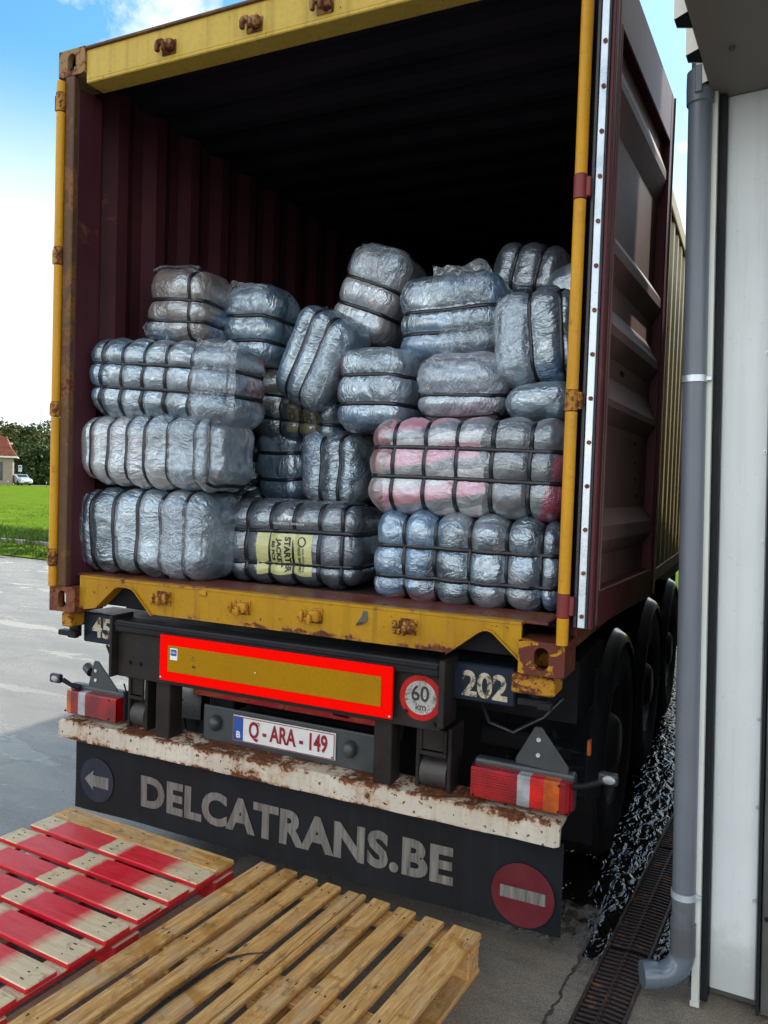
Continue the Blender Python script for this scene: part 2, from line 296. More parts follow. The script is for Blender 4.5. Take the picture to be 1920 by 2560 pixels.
def mk_tape():
    g = NG('yellow_label_film'); c = g.ramp(g.noise(14, 4), (.3, (.44, .43, .16)), (.7, (.56, .55, .25)))
    rid = g.math('ABSOLUTE', g.math('SUBTRACT', g.noise(1, 3, .5, .5, g.map((14, 14, 60))), .5))
    return g.set(col=c, rough=.3, coat=.6, coatr=.12, norm=g.bump(rid, .4, .015))
M['tape'] = mk_tape()
M['tape_dim'] = plain('shaded_label_film', (.10, .095, .05), .4, 0, .2, 12, .2)  # yellow label film darkened, its shade put into the colour

def mk_wood(red):
    g = NG('red_painted_wood' if red else 'raw_pallet_wood')
    oi = g.N.new('ShaderNodeObjectInfo'); ax = 'x'
    rnd = g.math('MULTIPLY', oi.outputs['Random'], 37.0); cx = g.N.new('ShaderNodeCombineXYZ'); g.L.new(rnd, cx.inputs[1]); g.L.new(rnd, cx.inputs[2])
    va = g.N.new('ShaderNodeVectorMath'); va.operation = 'ADD'; g.L.new(g.co, va.inputs[0]); g.L.new(cx.outputs[0], va.inputs[1]); co = va.outputs[0]
    grain = g.noise(1, 6, .62, .9, g.map((5, 62, 62), co=co)); fine = g.noise(1, 3, .6, 0, g.map((22, 330, 330), co=co))
    c = g.ramp(grain, (.28, (.36, .155, .04)), (.48, (.66, .345, .105)), (.66, (.80, .50, .20)))
    c = g.mix(g.ramp(fine, (.42, 0.), (.62, .4)), c, (.25, .14, .06))
    gray = g.ramp(g.noise(5, 5, .6, 0, co), (.48, 0.), (.75, .55)); c = g.mix(gray, c, (.42, .33, .24))
    knots = g.vor(4.2, g.map((1, 2.2, 2.2), co=co)); c = g.mix(g.ramp(knots, (.035, .85), (.075, 0.)), c, (.11, .05, .02))
    wet = g.ramp(g.noise(6.5, 6, .62, .8, co), (.57, 0.), (.64, .75)); c = g.mix(wet, c, (.42, .19, .035))
    scr = g.ramp(g.noise(1, 4, .7, 2.0, g.map((30, 60, 60), co=co)), (.66, 0.), (.70, .8))
    c = g.mix(scr, c, (.60, .50, .36))
    dirt = g.ramp(g.noise(13, 6, .72, 0, co), (.56, 0.), (.70, .75)); c = g.mix(dirt, c, (.10, .075, .05))
    rough = g.ramp(wet, (0, .62), (1, .28))
    if red:
        x = g.sep(); wob = g.math('MULTIPLY', g.math('SUBTRACT', g.noise(24, 4), .5), .035); xx = g.math('ADD', x[0], wob)
        def band(a, b, s=.008):
            return g.math('MULTIPLY', g.ramp(xx, (a, 0.), (min(1, a+s), 1.)), g.ramp(xx, (b, 1.), (min(1, b+s*4), 0.)))
        # object x runs 0..1 over the pallet's width
        m = g.math('MAXIMUM', g.math('SUBTRACT', 1.0, g.ramp(xx, (.115, 0.), (.13, 1.))), band(.445, .545))
        m = g.math('MAXIMUM', m, g.ramp(xx, (.80, 0.), (.865, 1.)))
        # edges of the boards stay red: only upward faces are bare
        geo = g.N.new('ShaderNodeNewGeometry'); nz = g.sep(geo.outputs['Normal'])[2]
        m = g.math('MULTIPLY', m, g.math('GREATER_THAN', nz, .6))
        rc = g.ramp(grain, (.25, (.46, .004, .014)), (.5, (.70, .012, .028)), (.75, (.76, .05, .055)))
        rc = g.mix(g.ramp(g.noise(4, 4, .6, 0, co), (.4, 0.), (.7, .5)), rc, (.70, .10, .09))
        cream = g.mix(g.ramp(grain, (.3, 0.), (.7, 1.)), (.62, .45, .25), (.74, .58, .38))
        cream = g.mix(dirt, cream, (.16, .11, .06))
        c = g.mix(m, rc, cream); rough = g.ramp(m, (0, .38), (1, .6))
    return g.set(col=c, rough=rough, norm=g.bump(g.math('ADD', grain, g.math('MULTIPLY', fine, .4)), .45, .005), spec=.22)
M['wood'] = mk_wood(False); M['wood_red'] = mk_wood(True)
M['nail'] = plain('rusty_nail', (.05, .03, .02), .6, .5)

def mk_asphalt():
    g = NG('wet_asphalt'); big = g.noise(.55, 6, .6, .3, g.map((.8, 2.6, 1), rot=(0, 0, R_(-30)))); fine = g.noise(75, 5, .75); med = g.noise(9, 6, .65); sm = g.noise(1.3, 4, .6, .2, g.map((.6, 1.8, 1), rot=(0, 0, R_(-30))))
    pud = g.ramp(g.math('ADD', big, g.math('MULTIPLY', med, .06)), (.575, 0.), (.60, 1.))
    c = g.ramp(fine, (.35, (.085, .08, .072)), (.65, (.25, .235, .21)))
    c = g.mix(g.ramp(sm, (.4, 0.), (.65, .8)), c, (.20, .185, .16))
    peb = g.ramp(g.vor(17), (.05, 1.), (.09, 0.)); c = g.mix(g.math('MULTIPLY', peb, .7), c, (.02, .02, .02))
    cw = g.N.new('ShaderNodeVectorMath'); cw.operation = 'MULTIPLY_ADD'; g.L.new(g.noise(1.6, 5, .6, 0, col=True), cw.inputs[0]); cw.inputs[1].default_value = (.9, .9, .9); g.L.new(g.co, cw.inputs[2])
    crack = g.math('MULTIPLY', g.ramp(g.vor(.33, cw.outputs[0], feat='DISTANCE_TO_EDGE'), (.002, .7), (.005, 0.)), g.ramp(g.noise(.8, 3), (.45, 0.), (.6, 1.))); c = g.mix(crack, c, (.03, .03, .03))
    c = g.mix(pud, c, (.16, .15, .12))
    rough = g.mix(pud, g.mix(g.ramp(sm, (.38, 0.), (.66, 1.)), (.40, .40, .40), (.18, .18, .18)), (.05, .05, .05))
    h = g.math('MULTIPLY', g.math('ADD', g.math('MULTIPLY', fine, .6), g.math('MULTIPLY', med, .7)), g.math('SUBTRACT', 1.0, g.math('MULTIPLY', pud, .97)))
    return g.set(col=c, rough=rough, norm=g.bump(h, .45, .008), spec=.5)
M['asphalt'] = mk_asphalt()
def mk_concrete():
    g = NG('damp_concrete'); fine = g.noise(160, 4, .75); med = g.noise(7, 6, .65)
    c = g.ramp(med, (.3, (.085, .066, .048)), (.7, (.175, .14, .105)))
    c = g.mix(g.ramp(fine, (.40, 0.), (.7, .8)), c, (.30, .25, .19))
    x = g.sep(g.tc.outputs['Object']); streak = g.noise(1, 4, .6, 0, g.map((3, 14, 1), rot=(0, 0, R_(30))))
    c = g.mix(g.ramp(streak, (.5, 0.), (.75, .45)), c, (.05, .055, .055))
    return g.set(col=c, rough=g.ramp(med, (.3, .3), (.7, .65)), norm=g.bump(g.math('ADD', fine, med), .5, .006))
M['concrete'] = mk_concrete()
def mk_apron():
    g = NG('damp_concrete_wet_gutter_trailer_shade'); fine = g.noise(160, 4, .75); med = g.noise(7, 6, .65); x = g.sep()
    lx = g.math('SUBTRACT', x[0], g.math('MULTIPLY', x[1], .0734))      # runs along the drain
    c = g.ramp(med, (.3, (.11, .085, .060)), (.7, (.22, .175, .13)))
    c = g.mix(g.ramp(fine, (.40, 0.), (.66, .9)), c, (.38, .32, .25))
    streak = g.noise(1, 4, .6, 0, g.map((3, 14, 1), rot=(0, 0, R_(30)))); c = g.mix(g.ramp(streak, (.5, 0.), (.75, .45)), c, (.05, .055, .055))
    wob = g.math('MULTIPLY', g.math('SUBTRACT', g.noise(18, 4, .6), .5), .05)
    j = g.math('ABSOLUTE', g.math('SUBTRACT', g.math('ADD', lx, wob), 2.452)); c = g.mix(g.ramp(g.math('MULTIPLY', j, 10), (.03, .9), (.07, 0.)), c, (.015, .013, .012))
    # wet along the gutter; trailer's shade put into the same near-black colour
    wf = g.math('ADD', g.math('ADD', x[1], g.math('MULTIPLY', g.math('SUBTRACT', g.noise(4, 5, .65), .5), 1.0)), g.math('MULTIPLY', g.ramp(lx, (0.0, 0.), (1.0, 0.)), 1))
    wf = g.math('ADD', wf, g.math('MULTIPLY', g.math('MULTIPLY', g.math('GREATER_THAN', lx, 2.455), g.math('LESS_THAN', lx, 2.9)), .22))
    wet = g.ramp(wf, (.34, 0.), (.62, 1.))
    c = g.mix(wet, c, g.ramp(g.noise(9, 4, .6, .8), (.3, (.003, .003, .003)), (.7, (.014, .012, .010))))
    rip = g.noise(1, 2, .5, 1.0, g.map((20, 9, 9))); rip2 = g.noise(34, 2, .5, .6)
    h = g.mix(wet, g.math('MULTIPLY', g.math('ADD', fine, med), .35), g.math('ADD', g.math('MULTIPLY', rip, .75), g.math('MULTIPLY', rip2, .16)))
    return g.set(col=c, rough=g.mix(wet, g.ramp(med, (.3, .35), (.7, .65)), (.035, .035, .035)), norm=g.bump(h, 1.0, .017), spec=.50)
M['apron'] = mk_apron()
M['iron'] = worn_paint('cast_iron', (.035, .026, .024), (.05, .03, .026), .62, 5, .28, streak=False)
def mk_grass():
    g = NG('meadow_grass'); n = g.noise(.9, 6, .65, 0, g.map((.6, 1.6, 1), rot=(0, 0, R_(-40)))); f = g.noise(14, 4, .7)
    c = g.ramp(n, (.3, (.06, .11, .003)), (.5, (.105, .185, .003)), (.7, (.17, .235, .006)))
    c = g.mix(g.ramp(f, (.4, 0.), (.7, .5)), c, (.05, .10, .003))
    return g.set(col=c, rough=.9, spec=.05, norm=g.bump(f, .8, .06))
M['grass'] = mk_grass()
M['blade'] = plain('weed_leaves', (.065, .12, .012), .7, 0, .6, 1.2, .0)
M['leaf'] = plain('tree_leaves', (.040, .072, .016), .6, 0, .55, .35, 0)
M['leaf2'] = plain('olive_leaves', (.075, .085, .020), .6, 0, .5, .35, 0)
M['bark'] = plain('bark', (.06, .05, .04), .9)
M['kerb'] = plain('old_concrete_kerb', (.20, .18, .16), .8, 0, .3, 3, .3)
def mk_brick():
    g = NG('brick_wall'); b = g.N.new('ShaderNodeTexBrick'); g.L.new(g.map(rot=(R_(90), 0, 0)), b.inputs[0]); b.inputs['Scale'].default_value = 3.5
    b.inputs['Color1'].default_value = (.25, .17, .13, 1); b.inputs['Color2'].default_value = (.33, .26, .20, 1); b.inputs['Mortar'].default_value = (.34, .31, .27, 1)
    return g.set(col=b.outputs[0], rough=.85)
M['brick'] = mk_brick()
def mk_tile():
    g = NG('red_roof_tiles'); x = g.sep(); w = g.math('SINE', g.math('MULTIPLY', x[0], 26.0)); w2 = g.math('FRACT', g.math('MULTIPLY', x[2], 3.2))
    c = g.ramp(g.noise(3, 4), (.3, (.22, .05, .03)), (.7, (.36, .10, .06))); c = g.mix(g.ramp(w2, (.0, .8), (.25, 0.)), c, (.12, .03, .02))
    return g.set(col=c, rough=.7, norm=g.bump(w, .6, .04))
M['tile'] = mk_tile()
M['carpaint'] = plain('silver_car_paint', (.55, .58, .62), .25, .3, .03, 3, 0, coat=1)
M['glass'] = plain('dark_glass', (.02, .03, .04), .06, 0, .1, 3, 0)

# ------------------------------------------------------------------ helpers
def tag(o, label=None, cat=None, group=None, kind=None):
    if label: o['label'] = label
    if cat: o['category'] = cat
    if group: o['group'] = group
    if kind: o['kind'] = kind
    return o
def empty(name, loc=(0, 0, 0), rot=(0, 0, 0), **k):
    o = bpy.data.objects.new(name, None); COL.objects.link(o); o.location = loc; o.rotation_euler = rot; o.empty_display_size = .1
    return tag(o, **k)
class MB:
    def __init__(s): s.bm = bmesh.new()
    def box(s, x0, x1, y0, y1, z0, z1, bev=.003, T=None, mi=0, seg=1):
        b = bmesh.new(); bmesh.ops.create_cube(b, size=1)
        for v in b.verts: v.co = Vector(((x0+x1)/2+v.co.x*(x1-x0), (y0+y1)/2+v.co.y*(y1-y0), (z0+z1)/2+v.co.z*(z1-z0)))
        if bev: bmesh.ops.bevel(b, geom=b.edges[:], offset=min(bev, .45*min(abs(x1-x0), abs(y1-y0), abs(z1-z0))), segments=seg, affect='EDGES', profile=.5)
        return s._add(b, T, mi)
    def _add(s, b, T=None, mi=0):
        if T: bmesh.ops.transform(b, matrix=T, verts=b.verts[:])
        for f in b.faces: f.material_index = mi
        me = bpy.data.meshes.new('tmp'); b.to_mesh(me); b.free(); s.bm.from_mesh(me); bpy.data.meshes.remove(me); return s
    def prism(s, poly, axis, a, b_, T=None, mi=0, bev=0):
        """poly: 2D points in the two other axes (x: y,z / y: x,z / z: x,y)"""
        b = bmesh.new()
        def P(u, v, w): return {'x': (w, u, v), 'y': (u, w, v), 'z': (u, v, w)}[axis]
        A = [b.verts.new(P(u, v, a)) for u, v in poly]; B = [b.verts.new(P(u, v, b_)) for u, v in poly]
        b.faces.new(A); b.faces.new(B[::-1]); n = len(poly)
        for i in range(n): b.faces.new((A[i], B[i], B[(i+1) % n], A[(i+1) % n]))
        bmesh.ops.recalc_face_normals(b, faces=b.faces[:])
        if bev: bmesh.ops.bevel(b, geom=b.edges[:], offset=bev, segments=1, affect='EDGES')
        return s._add(b, T, mi)
    def cyl(s, p0, p1, r, seg=20, r1=None, mi=0, caps=True):
        p0 = Vector(p0); p1 = Vector(p1); d = p1-p0; b = bmesh.new()
        bmesh.ops.create_cone(b, cap_ends=caps, segments=seg, radius1=r, radius2=r if r1 is None else r1, depth=d.length)
        q = d.to_track_quat('Z', 'Y').to_matrix().to_4x4()
        return s._add(b, Matrix.Translation((p0+p1)/2) @ q, mi)
    def ball(s, c, r, sc=(1, 1, 1), mi=0, u=16, v=10):
        b = bmesh.new(); bmesh.ops.create_uvsphere(b, u_segments=u, v_segments=v, radius=r)
        return s._add(b, Matrix.Translation(c) @ Matrix.Diagonal((*sc, 1)), mi)
    def sheet(s, rows, mi=0):
        """rows: list of lists of points -> quads"""
        V = [[s.bm.verts.new(p) for p in r] for r in rows]
        for i in range(len(V)-1):
            for j in range(len(V[0])-1):
                f = s.bm.faces.new((V[i][j], V[i][j+1], V[i+1][j+1], V[i+1][j])); f.material_index = mi
        return s
    def lathe(s, prof, c, axis='x', seg=48, mi=0):
        """prof: (radius, offset along axis)"""
        rows = []
        for r, h in prof:
            rr = []
            for i in range(seg+1):
                a = 2*math.pi*i/seg; u, v = r*math.cos(a), r*math.sin(a)
                p = (h, u, v) if axis == 'x' else ((u, h, v) if axis == 'y' else (u, v, h))
                rr.append((p[0]+c[0], p[1]+c[1], p[2]+c[2]))
            rows.append(rr)
        return s.sheet(rows, mi)
    def tube(s, pts, r, seg=14, mi=0):
        pts = [Vector(p) for p in pts]; rows = []; ref = Vector((.3, .5, .8)).normalized()
        for i, p in enumerate(pts):
            d = (pts[min(i+1, len(pts)-1)]-pts[max(i-1, 0)]).normalized(); u = d.cross(ref).normalized(); v = d.cross(u)
            rr = r[i] if isinstance(r, (list, tuple)) else r
            rows.append([p+(u*math.cos(2*math.pi*k/seg)+v*math.sin(2*math.pi*k/seg))*rr for k in range(seg+1)])
        return s.sheet(rows, mi)
    def build(s, name, mat, parent=None, smooth=False, **k):
        me = bpy.data.meshes.new(name); bmesh.ops.remove_doubles(s.bm, verts=s.bm.verts[:], dist=1e-5) if smooth else None
        s.bm.to_mesh(me); s.bm.free()
        for m in (mat if isinstance(mat, (list, tuple)) else [mat]): me.materials.append(M[m] if isinstance(m, str) else m)
        if smooth:
            me.polygons.foreach_set('use_smooth', [True]*len(me.polygons))
            me.set_sharp_from_angle(angle=R_(40))
        o = bpy.data.objects.new(name, me); COL.objects.link(o)
        if parent: o.parent = parent
        return tag(o, **k)
def text_mesh(txt, size, bold=0.0, align='CENTER', shear=0, xs=1.0, space=1.0):
    cu = bpy.data.curves.new('t', 'FONT'); cu.body = txt; cu.size = size; cu.offset = bold; cu.align_x = align; cu.align_y = 'CENTER'; cu.resolution_u = 4; cu.space_character = space; cu.shear = shear
    o = bpy.data.objects.new('t', cu); COL.objects.link(o)
    me = bpy.data.meshes.new_from_object(o.evaluated_get(bpy.context.evaluated_depsgraph_get()))
    V = [(v.co.x*xs, v.co.y) for v in me.vertices]; F = [tuple(p.vertices) for p in me.polygons]
    bpy.data.objects.remove(o); bpy.data.curves.remove(cu); bpy.data.meshes.remove(me)
    return V, F
def flat_text(name, txt, size, place, mat, parent, bold=0.0, xs=1.0, rot=0, **k):
    """text in the x-z plane facing -y; place maps (u,v)->3D"""
    V, F = text_mesh(txt, size, bold, xs=xs); c, s_ = math.cos(rot), math.sin(rot)
    me = bpy.data.meshes.new(name); me.from_pydata([place(u*c-v*s_, u*s_+v*c) for u, v in V], [], F); me.materials.append(M[mat])
    o = bpy.data.objects.new(name, me); COL.objects.link(o); o.parent = parent; return tag(o, **k)
def disc(name, c, r, mat, parent, y_off=0, r0=0, seg=40, tilt=None):
    mb = MB(); rows = []
    for rr in (r, r0 if r0 else .0001):
        rows.append([(c[0]+rr*math.cos(2*math.pi*i/seg), c[1], c[2]+rr*math.sin(2*math.pi*i/seg)) for i in range(seg+1)])
    mb.sheet(rows[::-1]); return mb.build(name, mat, parent)

# ------------------------------------------------------------------ ground
def ground():
    mb = MB(); mb.sheet([[(-600, -300, 0), (600, -300, 0)], [(-600, 900, 0), (600, 900, 0)]]); mb.build('asphalt_yard', 'asphalt', kind='structure')
    # meadow beyond the verge, a slightly raised sheet reaching to the horizon
    mb = MB(); rows = []
    for d in (8.9, 9.6, 10.6, 12, 16, 30, 80, 130, 600):
        rows.append([(x, d + (-11-x)*.072 if d < 30 else d, 0.02 if d < 9 else (.07 if d < 11 else .12)) for x in (-700, -200, -60, -30, -14, -10, -6, 0, 5)])
    mb.sheet(rows); mb.build('meadow', 'grass', kind='structure')
    # road in front of the far house
    mb = MB(); mb.sheet([[(-140, 22, .13), (-40, 118, .13)], [(-146, 28, .13), (-46, 124, .13)]]); mb.build('far_road', 'kerb', kind='structure')
    # concrete apron beside the building, wet by the drain, shade painted in under the trailer
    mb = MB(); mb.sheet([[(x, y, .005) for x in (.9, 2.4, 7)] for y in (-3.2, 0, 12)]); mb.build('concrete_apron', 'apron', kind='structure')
ground()
for k_ in ('steel', 'steel_b', 'blue_steel', 'void', 'leaf', 'leaf2', 'blade', 'rubber', 'black', 'tyre', 'inner', 'roof_in'): M[k_].node_tree.nodes['Principled BSDF'].inputs['Specular IOR Level'].default_value = .22

BLD = dict(loc=(2.888, .205, 0), rot=(0, R_(-1.35), R_(-4.2)))
def building():
    b = empty('warehouse', BLD['loc'], BLD['rot'], label='grey clad warehouse with a low canopy, along the right edge of the yard', cat='warehouse')
    MB().box(.014, 12, .10, 24, .02, 3.4, 0).build('wall', 'rail', b)  # cream flank coloured dark grey to stand for its shade
    MB().box(.013, .036, .03, .099, .02, 3.128, .001).build('corner_gap', 'black', b)
    MB().prism([(-.012, .0), (.012, .0), (.012, .05), (.006, .05), (.006, .006), (-.012, .006)], 'z', .012, 3.1275).box(-.016, .014, -.004, .0, .010, .03, .001).build('corner_flashing', 'flash', b)
    MB().box(.0365, .184, .062, .0985, .055, 3.129, .004).build('wall_panel', 'panel', b)
    for z in (.40, .72, 1.02, 1.35, 1.62, 1.92, 2.25, 2.6):
        MB().cyl((.175, .0615, z), (.175, .056, z), .0065, 12).ball((.175, .056, z), .0035).build('screw', 'alu', b, smooth=True)
    MB().box(.186, .196, .040, .0985, .02, 3.129, .001).build('rail_edge', 'black', b)
    r = MB().box(.1985, .33, .052, .0985, .02, 3.129, .003); r.build('door_rail', 'rail', b)
    for z in (.35, .86, 1.4, 1.9, 2.4): MB().cyl((.214, .0515, z), (.214, .049, z), .008, 14).build('rail_hole', 'black', b)
    MB().box(.332, 4.2, .09, .0985, .02, 3.1, .001).build('roller_door', 'rail', b)
    c = MB().box(-.01, 6, -.80, .0985, 3.13, 3.16, .002); c.build('soffit', 'soffit', b)
    MB().box(.0, 6, -.80, .45, 3.162, 4.3, 0).build('canopy_body', 'black', b)
    # trapezoid-ribbed cladding on the canopy's flank
    prof = []; y = -.85
    while y < 1.2:
        prof += [(-.012, y), (-.012, y+.118), (-.052, y+.140), (-.052, y+.188), (-.012, y+.21)]; y += .21
    mb = MB(); rows = [[(u+.0, v+.033, z) for u, v in prof] for z in (3.135, 4.4)]; mb.sheet(rows).build('ribbed_cladding', 'cladding', b)
    y = -.85
    while y < 0.2:
        yy = y+.033; MB().prism([(-.012, yy+.119), (-.051, yy+.141), (-.051, yy+.187), (-.012, yy+.209)], 'z', 3.137, 3.15).build('rib_filler', 'black', b); y += .21
    for x, y in ((.35, -.35), (.30, .03), (.08, -.25)): MB().cyl((x, y, 3.1295), (x, y, 3.120), .009, 12).build('ceiling_screw', 'rail', b)
building()
def pipe():
    p = empty('downpipe', (2.846, .20, 0), BLD['rot'], label='grey plastic rainwater downpipe with elbow outlet at the warehouse corner', cat='drainpipe')
    r = .0385
    MB().cyl((0, 0, .20), (0, 0, 3.14), r, 32, caps=False).build('lower_pipe', 'pvc', p, smooth=True)
    MB().cyl((.0, .0, 3.13), (-.0, .0, 7), r*.78, 32, caps=False).build('upper_pipe', 'pvc', p, smooth=True)
    MB().lathe([(r*.78, .06), (r+.006, .055), (r+.007, .0), (r+.006, -.05), (r, -.055)], (0, 0, 3.14), 'z', 32).box(-.012, .012, -r-.014, -r-.002, 3.11, 3.20, .003).build('pipe_collar', 'pvc', p, smooth=True)
    for z, m in ((2.165, 'alu'), (.395, 'alu')):
        MB().lathe([(r+.001, -.012), (r+.004, -.011), (r+.004, .011), (r+.001, .012)], (0, 0, z), 'z', 32).box(r-.004, r+.018, -.012, .0, z-.008, z+.008, .002).build('pipe_clamp', m, p, smooth=True)
    MB().lathe([(r, .02), (r+.0035, .019), (r+.0035, -.08), (r+.0035, -.09)], (0, 0, .28), 'z', 32).build('pipe_socket', 'pvc', p, smooth=True)
    pts = [(0, 0, .20)]; Rr = .085
    for i in range(13):
        a = math.pi/2*i/12; pts.append((-Rr+Rr*math.cos(a), 0, .195-Rr*math.sin(a)))
    pts.append((-.115, 0, .11)); T = Matrix.Rotation(R_(28), 4, 'Z')
    pts = [T @ Vector(q) for q in pts]
    e = MB().tube(pts, r+.003, 32).build('elbow', 'pvc2', p, smooth=True)
    q0, q1 = T @ Vector((-.085, 0, .11)), T @ Vector((-.138, 0, .11))
    d = (q1-q0).normalized()
    mb = MB(); mb.tube([q0, q0+d*.002, q0+d*.05, q1, q1-d*.0001, q1-d*.04], [r+.003, r+.007, r+.007, r+.006, r-.001, r-.001], 32)
    mb.build('outlet_socket', 'pvc2', p, smooth=True)
pipe()
def drain():
    d = empty('drain_channel', (2.527, -.07, 0), (0, 0, R_(-4.2)), label='dark cast iron slotted drain channel in the paving between trailer and warehouse', cat='drain')
    MB().box(0.004, .146, -3, 7.5, .0075, .009, 0).build('channel_bed', 'void', d)
    f = MB().box(-.008, .005, -3, 7.5, .002, .020, .002).box(.145, .158, -3, 7.5, .002, .020, .002); f.build('channel_edge', 'iron', d)
    for i in range(7):
        y0 = -1.5 + i*1.0
        g = MB(); k = 0; y = y0+.01
        while y < y0+.98:
            z = .019
            g.box(.006, .070, y, y+.011, .010, z, .0015, T=Matrix.Translation((.035, y, 0)) @ Matrix.Rotation(R_(5), 4, 'Z') @ Matrix.Translation((-.035, -y, 0)))
            g.box(.080, .144, y+.009, y+.020, .010, z, .0015, T=Matrix.Translation((.11, y, 0)) @ Matrix.Rotation(R_(-5), 4, 'Z') @ Matrix.Translation((-.11, -y, 0)))
            g.prism([(.066, y-.004), (.084, y+.010), (.066, y+.024)], 'z', .010, .0205)
            y += .0265
        g.box(.068, .072, y0, y0+.99, .010, .017, 0)
        g.build('grate', 'iron', d)
drain()

# ------------------------------------------------------------------ container
CZ = 1.129; CH = 2.591; CW = 2.438; CLEN = 12.19
def casting(nm, x, y, z, mat, parent, mirror=False):
    # 0.162 wide, 0.178 long, 0.118 high with oval openings in rear and side face
    w, l, h = .162, .178, .118; mb = MB(); t = .012
    def plate(c, u, v, n, W, H, open_r=True):
        # plate with oval hole: ring between rectangle and oval
        c = Vector(c); u = Vector(u); v = Vector(v); n = Vector(n); seg = 32; rows = [[], [], []]
        rw, rh = .026, .040
        for i in range(seg+1):
            a = 2*math.pi*i/seg; ca, sa = math.cos(a), math.sin(a)
            k = 1/max(abs(ca)/(W/2), abs(sa)/(H/2)); rows[0].append(c+u*ca*k+v*sa*k)
            ox = rw*ca; oz = rw*sa + (rh-rw)*(1 if sa > 0 else -1); rows[1].append(c+u*ox+v*oz); rows[2].append(c+u*ox+v*oz-n*.03)
        mb.sheet(rows)
    plate((x+w/2, y, z+h/2), (1, 0, 0), (0, 0, 1), (0, -1, 0), w, h)
    sx = x if mirror else x+w; plate((sx, y+l/2, z+h/2), (0, 1, 0), (0, 0, 1), (-1 if mirror else 1, 0, 0), l, h)
    ix = x+w if mirror else x
    mb.sheet([[(ix, y, z), (ix, y+l, z)], [(ix, y, z+h), (ix, y+l, z+h)]])
    for zz in (z, z+h): mb.sheet([[(x, y, zz), (x+w, y, zz)], [(x, y+l, zz), (x+w, y+l, zz)]])
    mb.sheet([[(x, y+l, z), (x+w, y+l, z)], [(x, y+l, z+h), (x+w, y+l, z+h)]])
    return mb.build(nm, mat, parent)
def corr(prof_fn, length, pitch=.278):
    """polyline (s, depth) of a corrugated sheet"""
    out_ = []; s = 0
    while s < length:
        for ds, d in ((0, 0), (.07, 0), (.139, 1), (.209, 1)): out_.append((s+ds, d))
        s += pitch
    return [(a, d) for a, d in out_ if a <= length]
